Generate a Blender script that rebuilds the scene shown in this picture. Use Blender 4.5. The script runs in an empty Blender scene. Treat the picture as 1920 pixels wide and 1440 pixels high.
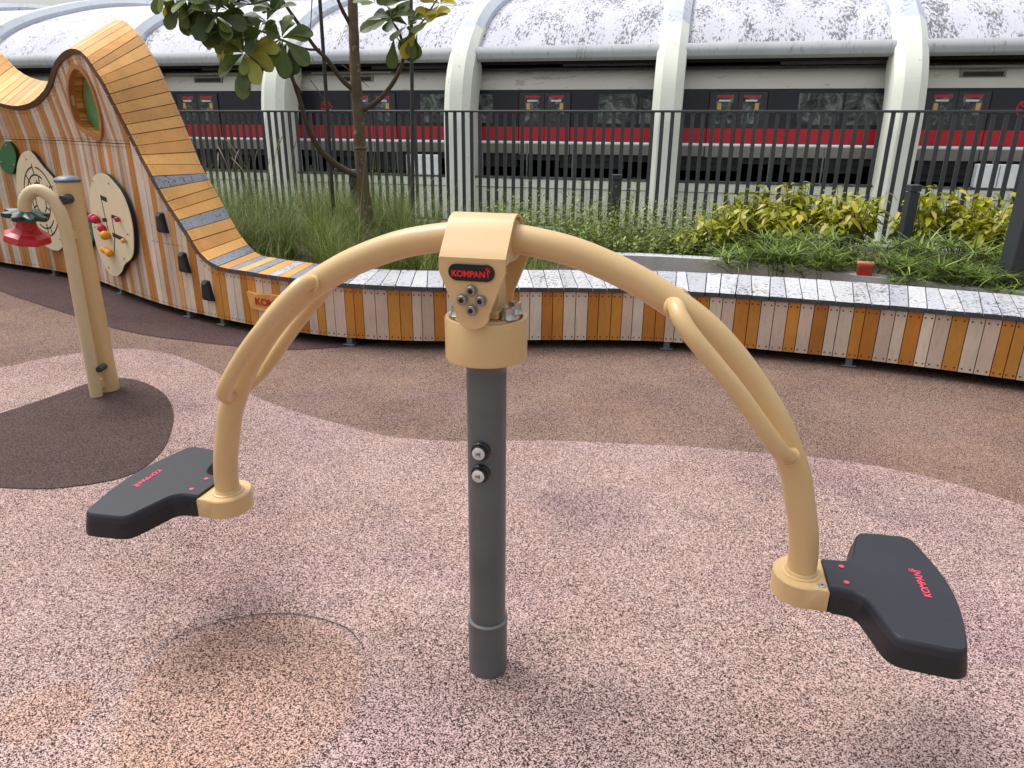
import bpy, math, random
from mathutils import Vector, Matrix
random.seed(7)
C = bpy.context.scene
COL = C.collection

# ------------------------------------------------------------------ camera
cam_d = bpy.data.cameras.new('camera')
cam_d.sensor_width = 36.0
cam_d.lens = 1331.0 / 1920.0 * 36.0
cam_d.clip_start = 0.05
cam_d.clip_end = 2000
cam = bpy.data.objects.new('camera', cam_d)
COL.objects.link(cam)
PITCH, ROLL = math.radians(19.9), math.radians(.45)
fw = Vector((0, math.cos(PITCH), -math.sin(PITCH)))
R0 = Vector((1, 0, 0)); U0 = Vector((0, math.sin(PITCH), math.cos(PITCH)))
Rr = R0 * math.cos(ROLL) + U0 * math.sin(ROLL); Uu = U0 * math.cos(ROLL) - R0 * math.sin(ROLL)
M = Matrix((Rr, Uu, -fw)).transposed().to_4x4()
M.translation = Vector((0, 0, 1.5))
cam.matrix_world = M
C.camera = cam

# ------------------------------------------------------------------ world, sun, exposure
SUN_EL, SUN_AZ = math.radians(62), math.radians(-60)      # azimuth from +Y, clockwise
w = bpy.data.worlds.new('World'); C.world = w; w.use_nodes = True
nt = w.node_tree
bg = nt.nodes['Background']
sky = nt.nodes.new('ShaderNodeTexSky'); sky.sky_type = 'NISHITA'; sky.sun_disc = False
sky.sun_elevation = SUN_EL; sky.sun_rotation = SUN_AZ
sky.air_density = 1.6; sky.dust_density = 4.0; sky.ozone_density = 1.0
hs = nt.nodes.new('ShaderNodeHueSaturation'); hs.inputs['Saturation'].default_value = 0.22
nt.links.new(sky.outputs[0], hs.inputs['Color'])
# overcast cloud layer: brighter overhead than at the horizon
wtc = nt.nodes.new('ShaderNodeTexCoord'); wsx = nt.nodes.new('ShaderNodeSeparateXYZ'); nt.links.new(wtc.outputs['Generated'], wsx.inputs[0])
wmr = nt.nodes.new('ShaderNodeMapRange'); wmr.inputs[1].default_value = 0.0; wmr.inputs[2].default_value = 1.0; wmr.inputs[3].default_value = .62; wmr.inputs[4].default_value = 1.55
nt.links.new(wsx.outputs['Z'], wmr.inputs[0])
wvm = nt.nodes.new('ShaderNodeVectorMath'); wvm.operation = 'SCALE'
nt.links.new(hs.outputs[0], wvm.inputs[0]); nt.links.new(wmr.outputs[0], wvm.inputs['Scale']); nt.links.new(wvm.outputs[0], bg.inputs['Color'])
bg.inputs['Strength'].default_value = 0.15
sl = bpy.data.lights.new('sun', 'SUN'); sl.energy = 1.2; sl.angle = math.radians(22); sl.color = (1, .97, .92)
so = bpy.data.objects.new('sun', sl); COL.objects.link(so)
sd = Vector((math.sin(SUN_AZ) * math.cos(SUN_EL), math.cos(SUN_AZ) * math.cos(SUN_EL), math.sin(SUN_EL)))
so.rotation_euler = sd.to_track_quat('Z', 'Y').to_euler()
so.location = sd * 30
C.view_settings.view_transform = 'Standard'; C.view_settings.look = 'None'
C.view_settings.exposure = 0.25; C.view_settings.gamma = 1.0

# ------------------------------------------------------------------ helpers
def s2l(c):
    return tuple(((v / 255) / 12.92 if v / 255 <= .04045 else ((v / 255 + .055) / 1.055) ** 2.4) for v in c)

def nodes(name):
    m = bpy.data.materials.new(name); m.use_nodes = True
    t = m.node_tree
    return m, t, t.nodes['Principled BSDF']

def N(t, kind, **kw):
    n = t.nodes.new(kind)
    for k, v in kw.items():
        if k.startswith('_'): setattr(n, k[1:], v)
        else: n.inputs[k.replace('_', ' ')].default_value = v
    return n

def ramp(t, stops, src=None, interp='LINEAR'):
    r = t.nodes.new('ShaderNodeValToRGB'); r.color_ramp.interpolation = interp
    e = r.color_ramp.elements
    while len(e) < len(stops): e.new(.5)
    for i, (p, c) in enumerate(stops):
        e[i].position = p; e[i].color = (*c, 1) if len(c) == 3 else c
    if src is not None: t.links.new(src, r.inputs[0])
    return r

def mixc(t, fac, a, b, mode='MIX'):
    m = t.nodes.new('ShaderNodeMix'); m.data_type = 'RGBA'; m.blend_type = mode
    for sock, v in ((m.inputs[0], fac), (m.inputs[6], a), (m.inputs[7], b)):
        if hasattr(v, 'is_output'): t.links.new(v, sock)
        elif isinstance(v, (int, float)): sock.default_value = v
        else: sock.default_value = (*v, 1)
    return m.outputs[2]

def coords(t, scale=(1, 1, 1), which='Object'):
    tc = t.nodes.new('ShaderNodeTexCoord'); mp = t.nodes.new('ShaderNodeMapping')
    mp.inputs['Scale'].default_value = scale
    t.links.new(tc.outputs[which], mp.inputs[0])
    return mp.outputs[0]

def bump(t, bs, h, strength=.3, dist=.01):
    b = t.nodes.new('ShaderNodeBump'); b.inputs['Strength'].default_value = strength
    b.inputs['Distance'].default_value = dist
    t.links.new(h, b.inputs['Height']); t.links.new(b.outputs[0], bs.inputs['Normal'])

def plain(name, rgb, rough=.5, metal=0.0, var=.08, nscale=6.0, spots=None, spot_scale=30, spot_at=.68, bmp=0.0, scale=(1, 1, 1), spec=.5, lin=False):
    m, t, b = nodes(name)
    c = rgb if lin else s2l(rgb)
    v = coords(t, scale)
    n = N(t, 'ShaderNodeTexNoise', Scale=nscale, Detail=5.0, Roughness=.6); t.links.new(v, n.inputs['Vector'])
    lo = tuple(x * (1 - var) for x in c); hi = tuple(min(1, x * (1 + var)) for x in c)
    out = ramp(t, [(.3, lo), (.7, hi)], n.outputs['Fac']).outputs[0]
    if spots:
        n2 = N(t, 'ShaderNodeTexNoise', Scale=float(spot_scale), Detail=4.0, Roughness=.65); t.links.new(v, n2.inputs['Vector'])
        f = ramp(t, [(spot_at, (0, 0, 0)), (spot_at + .06, (1, 1, 1))], n2.outputs['Fac'])
        out = mixc(t, f.outputs[0], out, s2l(spots))
    t.links.new(out, b.inputs['Base Color'])
    b.inputs['Roughness'].default_value = rough; b.inputs['Metallic'].default_value = metal
    b.inputs['Specular IOR Level'].default_value = spec
    if bmp:
        n3 = N(t, 'ShaderNodeTexNoise', Scale=nscale * 12, Detail=3.0); t.links.new(v, n3.inputs['Vector'])
        bump(t, b, n3.outputs['Fac'], bmp, .004)
    return m

def rubber(name, light, mid, dark, d_at=.30, m_at=.55, stain=None, tint=None):
    """granulated rubber: small round crumbs of three tones"""
    m, t, b = nodes(name)
    v = coords(t)
    vo = N(t, 'ShaderNodeTexVoronoi', Scale=360.0, _voronoi_dimensions='2D'); t.links.new(v, vo.inputs['Vector'])
    sep = t.nodes.new('ShaderNodeSeparateColor'); t.links.new(vo.outputs['Color'], sep.inputs[0])
    cl = N(t, 'ShaderNodeTexNoise', Scale=120.0, Detail=2.0); t.links.new(v, cl.inputs['Vector'])
    ad = t.nodes.new('ShaderNodeMath'); ad.operation = 'MULTIPLY_ADD'
    t.links.new(cl.outputs['Fac'], ad.inputs[0]); ad.inputs[1].default_value = .45; ad.inputs[2].default_value = -.225
    ad2 = t.nodes.new('ShaderNodeMath'); ad2.operation = 'ADD'
    t.links.new(sep.outputs[0], ad2.inputs[0]); t.links.new(ad.outputs[0], ad2.inputs[1])
    big = N(t, 'ShaderNodeTexNoise', Scale=1.1, Detail=6.0, Roughness=.65); t.links.new(v, big.inputs['Vector'])
    ad3 = t.nodes.new('ShaderNodeMath'); ad3.operation = 'MULTIPLY_ADD'
    t.links.new(big.outputs['Fac'], ad3.inputs[0]); ad3.inputs[1].default_value = -.55
    t.links.new(ad2.outputs[0], ad3.inputs[2])
    ad4 = t.nodes.new('ShaderNodeMath'); ad4.operation = 'ADD'; t.links.new(ad3.outputs[0], ad4.inputs[0]); ad4.inputs[1].default_value = .275
    r = ramp(t, [(0, s2l(dark)), (d_at, s2l(mid)), (m_at, s2l(light)), (.9, tuple(min(1, x * 1.25) for x in s2l(light)))], ad4.outputs[0], 'CONSTANT')
    # slow drift of hue: dusty tan, mauve and greyed areas
    out = r.outputs[0]
    for sc_, off_, lo_, hi_, tint_ in ((1.5, 0, .46, .68, (1.0, .95, .89)), (1.1, 7, .48, .66, (.93, .89, .98)), (2.6, 13, .56, .70, (.84, .86, .86)), (.6, 21, .45, .7, (.90, .88, .88))):
        mp_ = coords(t); mp_.node.inputs['Location'].default_value = (off_, off_ * .7, 0)
        n2 = N(t, 'ShaderNodeTexNoise', Scale=sc_, Detail=6.0, Roughness=.66); t.links.new(mp_, n2.inputs['Vector'])
        f = ramp(t, [(lo_, (0, 0, 0)), (hi_, (1, 1, 1))], n2.outputs['Fac'])
        out = mixc(t, f.outputs[0], out, mixc(t, 1.0, out, tint_, 'MULTIPLY'))
    # small scuffed dark spots
    n4 = N(t, 'ShaderNodeTexNoise', Scale=4.2, Detail=7.0, Roughness=.75, Distortion=.3); t.links.new(v, n4.inputs['Vector'])
    f4 = ramp(t, [(.63, (0, 0, 0)), (.73, (.7, .7, .7))], n4.outputs['Fac'])
    out = mixc(t, f4.outputs[0], out, mixc(t, 1.0, out, (.52, .54, .56), 'MULTIPLY'))
    # repaired patches poured in a slightly yellower mix
    for cx_, cy_, rx_, ry_, soft, amt in (stain or ()):
        tc_ = coords(t); m_ = tc_.node; m_.vector_type = 'POINT'; m_.inputs['Location'].default_value = (-cx_ / rx_, -cy_ / ry_, 0); m_.inputs['Scale'].default_value = (1 / rx_, 1 / ry_, 0)
        ln = t.nodes.new('ShaderNodeVectorMath'); ln.operation = 'LENGTH'; t.links.new(tc_, ln.inputs[0])
        nz = N(t, 'ShaderNodeTexNoise', Scale=9.0, Detail=4.0); t.links.new(v, nz.inputs['Vector'])
        ma = t.nodes.new('ShaderNodeMath'); ma.operation = 'MULTIPLY_ADD'; ma.inputs[1].default_value = soft * 1.2; t.links.new(nz.outputs['Fac'], ma.inputs[0]); t.links.new(ln.outputs['Value'], ma.inputs[2])
        c0_ = 1 + soft * .6
        f = ramp(t, [((c0_ - soft) / 2, (amt,) * 3), ((c0_ + soft * .3) / 2, (0, 0, 0))], None)
        hf = t.nodes.new('ShaderNodeMath'); hf.operation = 'MULTIPLY'; hf.inputs[1].default_value = .5; t.links.new(ma.outputs[0], hf.inputs[0]); t.links.new(hf.outputs[0], f.inputs[0])
        out = mixc(t, f.outputs[0], out, mixc(t, 1.0, out, (1.0, .915, .80), 'MULTIPLY'))
    t.links.new(out, b.inputs['Base Color'])
    b.inputs['Roughness'].default_value = .9; b.inputs['Specular IOR Level'].default_value = .25
    bump(t, b, vo.outputs['Distance'], .35, .003)
    return m

def attr_wood(name, grain=(2.0, 60.0, 2.0), rough=.6, var=.12):
    """painted / oiled wood whose board tone comes from the colour attribute 'tone'"""
    m, t, b = nodes(name)
    at = t.nodes.new('ShaderNodeAttribute'); at.attribute_name = 'tone'
    v = coords(t, (14, 14, 2.0))
    n = N(t, 'ShaderNodeTexNoise', Scale=5.0, Detail=6.0, Roughness=.7, Distortion=.6); t.links.new(v, n.inputs['Vector'])
    g = ramp(t, [(.3, (1 - var * 1.4,) * 3), (.5, (1, 1, 1)), (.75, (1 + var * .5,) * 3)], n.outputs['Fac'])
    n5 = N(t, 'ShaderNodeTexNoise', Scale=3.0, Detail=4.0); t.links.new(coords(t), n5.inputs['Vector'])
    g2 = ramp(t, [(.35, (.86, .86, .88)), (.6, (1.03, 1.02, 1))], n5.outputs['Fac'])
    out = mixc(t, 1.0, mixc(t, 1.0, at.outputs['Color'], g.outputs[0], 'MULTIPLY'), g2.outputs[0], 'MULTIPLY')
    t.links.new(out, b.inputs['Base Color'])
    b.inputs['Roughness'].default_value = rough; b.inputs['Specular IOR Level'].default_value = .3
    bump(t, b, n.outputs['Fac'], .25, .003)
    return m

def grey_wood(name):
    m, t, b = nodes(name)
    at = t.nodes.new('ShaderNodeAttribute'); at.attribute_name = 'tone'
    v = coords(t)
    n = N(t, 'ShaderNodeTexNoise', Scale=4.0, Detail=6.0, Roughness=.7); t.links.new(coords(t, (10, 3, 3)), n.inputs['Vector'])
    g = ramp(t, [(.3, (.84, .84, .86)), (.7, (1.08, 1.08, 1.08))], n.outputs['Fac'])
    base = mixc(t, 1.0, at.outputs['Color'], g.outputs[0], 'MULTIPLY')
    n2 = N(t, 'ShaderNodeTexNoise', Scale=46.0, Detail=2.0, Roughness=.5, Distortion=.6); t.links.new(v, n2.inputs['Vector'])
    n3 = N(t, 'ShaderNodeTexNoise', Scale=2.2, Detail=3.0); t.links.new(v, n3.inputs['Vector'])
    mm = t.nodes.new('ShaderNodeMath'); mm.operation = 'MULTIPLY_ADD'; mm.inputs[1].default_value = .35; 
    t.links.new(n3.outputs['Fac'], mm.inputs[0]); t.links.new(n2.outputs['Fac'], mm.inputs[2])
    f = ramp(t, [(.775, (0, 0, 0)), (.81, (.9, .9, .9))], mm.outputs[0])
    out = mixc(t, f.outputs[0], base, s2l((48, 46, 46)))
    t.links.new(out, b.inputs['Base Color']); b.inputs['Roughness'].default_value = .55
    return m

def leaf_mat(name, c1, c2, c3=None, rough=.45, trans=.25, scale=3.0):
    m, t, b = nodes(name)
    at = t.nodes.new('ShaderNodeAttribute'); at.attribute_name = 'tone'
    sep = t.nodes.new('ShaderNodeSeparateColor'); t.links.new(at.outputs['Color'], sep.inputs[0])
    st = [(0, s2l(c1)), (.75, s2l(c2))] + ([(1.0, s2l(c3))] if c3 else [])
    r = ramp(t, st, sep.outputs[0])
    t.links.new(r.outputs[0], b.inputs['Base Color'])
    b.inputs['Roughness'].default_value = rough
    tr = t.nodes.new('ShaderNodeBsdfTranslucent'); t.links.new(r.outputs[0], tr.inputs[0])
    mx = t.nodes.new('ShaderNodeMixShader'); mx.inputs[0].default_value = trans
    out = t.nodes['Material Output']
    t.links.new(b.outputs[0], mx.inputs[1]); t.links.new(tr.outputs[0], mx.inputs[2]); t.links.new(mx.outputs[0], out.inputs[0])
    return m

class MB:
    """collects faces for ONE mesh object"""
    def __init__(s): s.v = []; s.f = []; s.mi = []; s.sm = []; s.tone = []
    def add(s, vs, fs, mi=0, sm=False, tone=(1, 1, 1)):
        o = len(s.v); s.v += [tuple(p) for p in vs]
        for f in fs:
            s.f.append(tuple(i + o for i in f)); s.mi.append(mi); s.sm.append(sm); s.tone.append(tone)
    def box(s, x0, x1, y0, y1, z0, z1, mi=0, mat=None, tone=(1, 1, 1)):
        vs = [Vector(p) for p in ((x0, y0, z0), (x1, y0, z0), (x1, y1, z0), (x0, y1, z0), (x0, y0, z1), (x1, y0, z1), (x1, y1, z1), (x0, y1, z1))]
        if mat: vs = [mat @ p for p in vs]
        s.add(vs, [(0, 3, 2, 1), (4, 5, 6, 7), (0, 1, 5, 4), (1, 2, 6, 5), (2, 3, 7, 6), (3, 0, 4, 7)], mi, False, tone)
    def bbox(s, x0, x1, y0, y1, z0, z1, b=.004, mi=0, mat=None):
        """box with chamfered vertical edges and rims"""
        ol = [(x0 + b, y0), (x1 - b, y0), (x1, y0 + b), (x1, y1 - b), (x1 - b, y1), (x0 + b, y1), (x0, y1 - b), (x0, y0 + b)]
        cx, cy = (x0 + x1) / 2, (y0 + y1) / 2
        def sc(k): return [(cx + (x - cx) * (1 - 2 * k / max(1e-6, x1 - x0)), cy + (y - cy) * (1 - 2 * k / max(1e-6, y1 - y0))) for x, y in ol]
        s.loft([[(x, y, z0) for x, y in sc(b)], [(x, y, z0 + b) for x, y in ol], [(x, y, z1 - b) for x, y in ol], [(x, y, z1) for x, y in sc(b)]], mi=mi, mat=mat, sm=False)
    def loft(s, loops, mi=0, sm=True, cap=True, mat=None, tone=(1, 1, 1), capmi=None):
        n = len(loops[0]); vs = [Vector(p) for l in loops for p in l]
        if mat: vs = [mat @ p for p in vs]
        fs = []
        for k in range(len(loops) - 1):
            for i in range(n):
                j = (i + 1) % n
                fs.append((k * n + i, k * n + j, (k + 1) * n + j, (k + 1) * n + i))
        o = len(s.v); s.add(vs, fs, mi, sm, tone)
        if cap:
            for f in (tuple(reversed(range(n))), tuple(range((len(loops) - 1) * n, len(loops) * n))):
                s.f.append(tuple(i + o for i in f)); s.mi.append(mi if capmi is None else capmi); s.sm.append(False); s.tone.append(tone)
    def tube(s, pts, r, n=16, mi=0, cap=True, tone=(1, 1, 1), sm=True, closed=False):
        pts = [Vector(p) for p in pts]; m = len(pts)
        rs = r if isinstance(r, (list, tuple)) else [r] * m
        loops = []; up = None
        for i, p in enumerate(pts):
            t = (pts[min(i + 1, m - 1)] - pts[max(i - 1, 0)]).normalized()
            if up is None:
                a = Vector((0, 0, 1)) if abs(t.z) < .9 else Vector((1, 0, 0))
                up = (a - t * a.dot(t)).normalized()
            else: up = (up - t * up.dot(t)).normalized()
            sd_ = t.cross(up)
            loops.append([p + (up * math.cos(2 * math.pi * k / n) + sd_ * math.sin(2 * math.pi * k / n)) * rs[i] for k in range(n)])
        s.loft(loops, mi, sm, cap, tone=tone)
    def lathe(s, prof, n=32, mi=0, sm=True, mat=None, c=(0, 0)):
        loops = [[(c[0] + r * math.cos(2 * math.pi * k / n), c[1] + r * math.sin(2 * math.pi * k / n), z) for k in range(n)] for r, z in prof]
        s.loft(loops, mi, sm, True, mat)
    def sphere(s, c, r, n=14, mi=0, tone=(1, 1, 1), sq=(1, 1, 1)):
        loops = []
        for j in range(1, n // 2):
            a = math.pi * j / (n // 2)
            loops.append([(c[0] + sq[0] * r * math.sin(a) * math.cos(2 * math.pi * k / n), c[1] + sq[1] * r * math.sin(a) * math.sin(2 * math.pi * k / n), c[2] - sq[2] * r * math.cos(a)) for k in range(n)])
        s.loft(loops, mi, True, True, tone=tone)
    def build(s, name, mats, parent=None, loc=None, rotz=None):
        me = bpy.data.meshes.new(name); me.from_pydata(s.v, [], s.f)
        for m in (mats if isinstance(mats, (list, tuple)) else [mats]): me.materials.append(m)
        me.polygons.foreach_set('material_index', s.mi); me.polygons.foreach_set('use_smooth', s.sm)
        if any(t != (1, 1, 1) for t in s.tone):
            ca = me.color_attributes.new('tone', 'FLOAT_COLOR', 'CORNER')
            buf = []
            for f, t in zip(s.f, s.tone): buf += [*t, 1.0] * len(f)
            ca.data.foreach_set('color', buf)
        me.update()
        if any(s.sm):
            try: me.set_sharp_from_angle(angle=math.radians(38))
            except Exception: pass
        o = bpy.data.objects.new(name, me); COL.objects.link(o)
        if parent: o.parent = parent
        if loc is not None: o.location = loc
        if rotz is not None: o.rotation_euler = (0, 0, rotz)
        return o

def tag(o, label, cat, group=None, kind=None):
    if label: o['label'] = label
    if cat: o['category'] = cat
    if group: o['group'] = group
    if kind: o['kind'] = kind
    return o

def empty(name, label, cat, loc=(0, 0, 0), rotz=0, group=None):
    o = bpy.data.objects.new(name, None); COL.objects.link(o); o.empty_display_size = .1
    o.location = loc; o.rotation_euler = (0, 0, rotz)
    return tag(o, label, cat, group)

def cr(P, n=8, closed=False):
    """Catmull-Rom through points of any dimension"""
    P = [tuple(p) for p in P]; out = []; L = len(P)
    for i in range(L if closed else L - 1):
        g = (lambda k: P[k % L]) if closed else (lambda k: P[min(max(k, 0), L - 1)])
        a, b, c, d = g(i - 1), g(i), g(i + 1), g(i + 2)
        for k in range(n):
            t = k / n
            out.append(tuple(.5 * (2 * q + (r - p) * t + (2 * p - 5 * q + 4 * r - s_) * t * t + (-p + 3 * q - 3 * r + s_) * t ** 3) for p, q, r, s_ in zip(a, b, c, d)))
    if not closed: out.append(P[-1])
    return out

def text_mesh(txt, size, name, mat, parent, mw, extrude=.0006, offset=.0, sx=1.0, shear=0.0, space=1.0):
    cu = bpy.data.curves.new(name, 'FONT'); cu.body = txt; cu.size = size; cu.extrude = extrude; cu.offset = offset
    cu.align_x = 'CENTER'; cu.align_y = 'CENTER'; cu.shear = shear; cu.space_character = space
    to = bpy.data.objects.new(name + '_src', cu); COL.objects.link(to)
    dg = bpy.context.evaluated_depsgraph_get(); dg.update()
    me = bpy.data.meshes.new_from_object(to.evaluated_get(dg))
    bpy.data.objects.remove(to); bpy.data.curves.remove(cu)
    me.transform(mw @ Matrix.Diagonal((sx, 1, 1, 1)))
    me.materials.clear(); me.materials.append(mat)
    o = bpy.data.objects.new(name, me); COL.objects.link(o); o.parent = parent
    return o

def figure_icon(mb, mw, s=1.0, th=.0008):
    """little leaping figure: head and four strokes"""
    def stroke(p, q, w0, w1):
        a, b = Vector((*p, 0)), Vector((*q, 0)); d = (b - a).normalized(); n = Vector((-d.y, d.x, 0))
        vs = [a + n * w0, a - n * w0, b - n * w1, b + n * w1]
        vs = [v * s for v in vs]; top = [mw @ (v + Vector((0, 0, th))) for v in vs]; bot = [mw @ v for v in vs]
        mb.add(top + bot, [(0, 1, 2, 3), (0, 3, 7, 4), (1, 0, 4, 5), (2, 1, 5, 6), (3, 2, 6, 7)])
    stroke((0, .1), (.06, -.75), .09, .05)      # body and standing leg
    stroke((-.02, .15), (-.34, .38), .06, .03)
    stroke((0, .12), (.42, .05), .07, .03)
    stroke((.02, .1), (.3, .42), .06, .03)
    stroke((.05, .1), (.34, -.1), .04, .02)
    ring = [Vector((-.03 + .1 * math.cos(k * .785), .45 + .1 * math.sin(k * .785), 0)) * s for k in range(8)]
    mb.add([mw @ (v + Vector((0, 0, th))) for v in ring], [tuple(range(8))])

# ------------------------------------------------------------------ materials
M_pink = rubber('rubber_pink', (195, 169, 162), (150, 124, 118), (62, 45, 44), .37, .58, stain=((-.74, 1.58, .335, .335, .08, .85), (-1.25, 1.50, .125, .115, .16, .85), (-.95, 1.24, .28, .16, .4, .45)))
M_brown = rubber('rubber_brown', (158, 132, 118), (112, 90, 80), (54, 41, 39), .36, .60, tint=(.92, .9, .9))
M_maroon = rubber('rubber_maroon', (98, 77, 74), (76, 57, 57), (48, 35, 36), .35, .68)
M_dark = rubber('rubber_dark_brown', (98, 80, 74), (76, 59, 55), (44, 34, 33), .35, .68)
M_seam = plain('seam_dark', (52, 40, 38), .9)
M_cream = plain('cream_powder_coat', (207, 174, 124), .34, var=.05, nscale=3, spots=(158, 128, 88), spot_scale=42, spot_at=.71, bmp=.03)
M_creamlite = plain('cream_tube_coat', (206, 184, 144), .36, var=.04)
M_post = plain('dark_grey_paint', (86, 91, 92), .36, var=.22, nscale=4, spots=(126, 130, 130), spot_scale=38, spot_at=.70, bmp=.04)
M_disc = plain('cap_disc_alloy', (206, 206, 202), .45, var=.12, nscale=60)
M_ring = plain('galvanised_lip', (120, 124, 126), .4, metal=.4)
M_black = plain('black_rubber', (24, 24, 28), .42, var=.12, nscale=7, spots=(66, 66, 72), spot_scale=26, spot_at=.69, bmp=.06)
M_blacktop = plain('black_seat_rubber', (33, 34, 43), .44, var=.16, nscale=5, spots=(34, 34, 40), spot_scale=12, spot_at=.60, bmp=.08)
M_logo_bg = plain('logo_plate_black', (18, 17, 20), .3)
M_red = plain('logo_red', (226, 34, 36), .45, var=.03)
M_pinkplug = plain('pink_red_print', (226, 70, 100), .45, var=.03)
M_steel = plain('stainless_steel', (190, 190, 188), .34, metal=1.0, var=.05)
M_bolt = plain('bolt_zinc', (150, 148, 140), .36, metal=.85, var=.1)
M_hole = plain('socket_dark', (14, 14, 16), .6)
M_face = attr_wood('painted_boards')
M_deck = attr_wood('oiled_deck_boards', var=.14, rough=.5)
M_grey = grey_wood('weathered_grey_boards')
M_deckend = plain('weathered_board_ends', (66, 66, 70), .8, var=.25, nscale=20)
M_screw = plain('screw_dark', (66, 42, 28), .7)
M_frame = plain('dark_frame', (20, 18, 17), .9)
M_rim = plain('brown_rim_board', (178, 118, 62), .55, var=.15, nscale=9)
M_edgestrip = plain('dark_edge_strip', (92, 62, 44), .7, var=.2, nscale=14)
M_tunnel = attr_wood('tunnel_boards')
M_greenpanel = plain('green_window_panel', (104, 164, 112), .25, var=.15, nscale=5)
M_green = plain('green_board', (22, 98, 48), .42, var=.06)
M_creampanel = plain('cream_board', (222, 206, 172), .42, var=.04)
M_panelback = plain('board_black_edge', (22, 20, 20), .7)
M_line = plain('engraved_line', (38, 32, 28), .8)
M_beadred = plain('bead_red', (190, 36, 66), .3)
M_beadyel = plain('bead_yellow', (230, 156, 26), .3)
M_sign = plain('sign_wood', (218, 160, 84), .5, var=.12, nscale=9)
M_signred = plain('sign_red', (176, 34, 28), .5)
M_capblue = plain('cap_slate', (84, 92, 112), .4)
M_knob = plain('knob_dark', (46, 50, 56), .45)
M_flower = plain('flower_dark_green', (36, 62, 56), .4)
M_horn = plain('horn_red', (176, 18, 34), .35)
M_fence = plain('fence_charcoal', (66, 68, 74), .45, var=.07)
M_bollard = plain('bollard_charcoal', (52, 55, 62), .5, var=.1)
M_conc = plain('planter_concrete', (178, 180, 182), .8, var=.12, nscale=6, spots=(90, 90, 88), spot_scale=20, spot_at=.7, bmp=.2)
M_soil = plain('soil', (66, 54, 40), .95, var=.4, nscale=18, bmp=.6)
M_lower = plain('lower_ground', (120, 122, 112), .9, var=.3, nscale=.4)

# ------------------------------------------------------------------ ground (setting)
def sheet(name, pts, z, mat, smooth=True):
    P = cr(pts, 8, True) if smooth else pts
    area = sum(P[i][0] * P[(i + 1) % len(P)][1] - P[(i + 1) % len(P)][0] * P[i][1] for i in range(len(P)))
    if area < 0: P = P[::-1]
    mb = MB(); mb.add([(x, y, z) for x, y in P], [tuple(range(len(P)))])
    return tag(mb.build(name, mat), None, None, kind='structure')

mb = MB(); mb.add([(-600, -600, -3), (600, -600, -3), (600, 1200, -3), (-600, 1200, -3)], [(0, 1, 2, 3)])
tag(mb.build('ground', M_lower), None, None, kind='structure')
# playground slab, ends under the railing
TF = math.radians(19.8)
FU = Vector((math.cos(TF), -math.sin(TF), 0)); FN = Vector((math.sin(TF), math.cos(TF), 0)); F0 = Vector((0, 9.13, 0))
def fp(a, b, z=0): return F0 + FU * a + FN * b + Vector((0, 0, z))
A, Bp = fp(-22, .2), fp(20, .2)
sheet('playground_floor', [(-26, -8), (24, -8), (Bp.x, Bp.y), (A.x, A.y)], 0, M_brown, False)
sheet('pink_floor', [(-3.9, 4.0), (-3.33, 4.37), (-3.22, 4.52), (-3.03, 4.68), (-2.83, 4.79), (-2.6, 4.79), (-2.31, 4.65), (-1.94, 4.35), (-1.71, 4.1), (-1.5, 3.88), (-1.18, 3.64), (-0.87, 3.46), (-0.65, 3.34), (-0.43, 3.29), (-0.2, 3.28), (0.0, 3.29), (0.3, 3.29), (0.59, 3.26), (0.91, 3.23), (1.15, 3.18), (1.45, 3.13), (1.68, 3.05), (1.92, 2.92), (2.2, 2.64), (2.5, 2.2), (2.8, 1.4), (3.0, 0), (2.5, -3), (-3, -3.5), (-5, 0), (-4.6, 3.2)], .004, M_pink)
sheet('maroon_floor', [(-5.3, 6.85), (-4.88, 6.62), (-4.49, 6.33), (-4.17, 6.1), (-3.7, 5.76), (-3.2, 5.4), (-2.73, 5.14), (-2.36, 5.01), (-2.03, 4.9), (-1.75, 4.83), (-1.45, 4.83), (-1.0, 5.0), (-0.6, 5.4), (-1.5, 6.5), (-3, 7.5), (-5, 9), (-8, 10), (-9, 9)], .004, M_maroon)
sheet('dark_floor_patch', [(-3.1, 3.0), (-2.95, 3.35), (-2.78, 3.62), (-2.66, 3.9), (-2.6, 4.06), (-2.53, 4.15), (-2.4, 4.17), (-2.22, 4.07), (-2.02, 3.87), (-1.85, 3.59), (-1.74, 3.3), (-1.70, 3.12), (-1.70, 2.95), (-1.76, 2.84), (-1.9, 2.77), (-2.04, 2.74), (-2.23, 2.75), (-2.5, 2.78), (-2.85, 2.82)], .008, M_dark)
mb = MB(); sp = cr([(-1.085, 1.66), (-1.06, 1.74), (-1.02, 1.81), (-0.95, 1.86), (-0.86, 1.9), (-0.74, 1.915), (-0.61, 1.89), (-0.51, 1.84), (-0.45, 1.76), (-0.425, 1.7)], 8)
for i in range(len(sp) - 1):
    p, q = Vector((*sp[i], .008)), Vector((*sp[i + 1], .008)); d = (q - p).normalized(); n_ = Vector((-d.y, d.x, 0)) * (.0017 * min(1, (i + 3) / 20, (len(sp) - i) / 20))
    mb.add([p + n_, p - n_, q - n_, q + n_], [(3, 2, 1, 0)])
tag(mb.build('floor_seam', M_seam), None, None, kind='structure')

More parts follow.
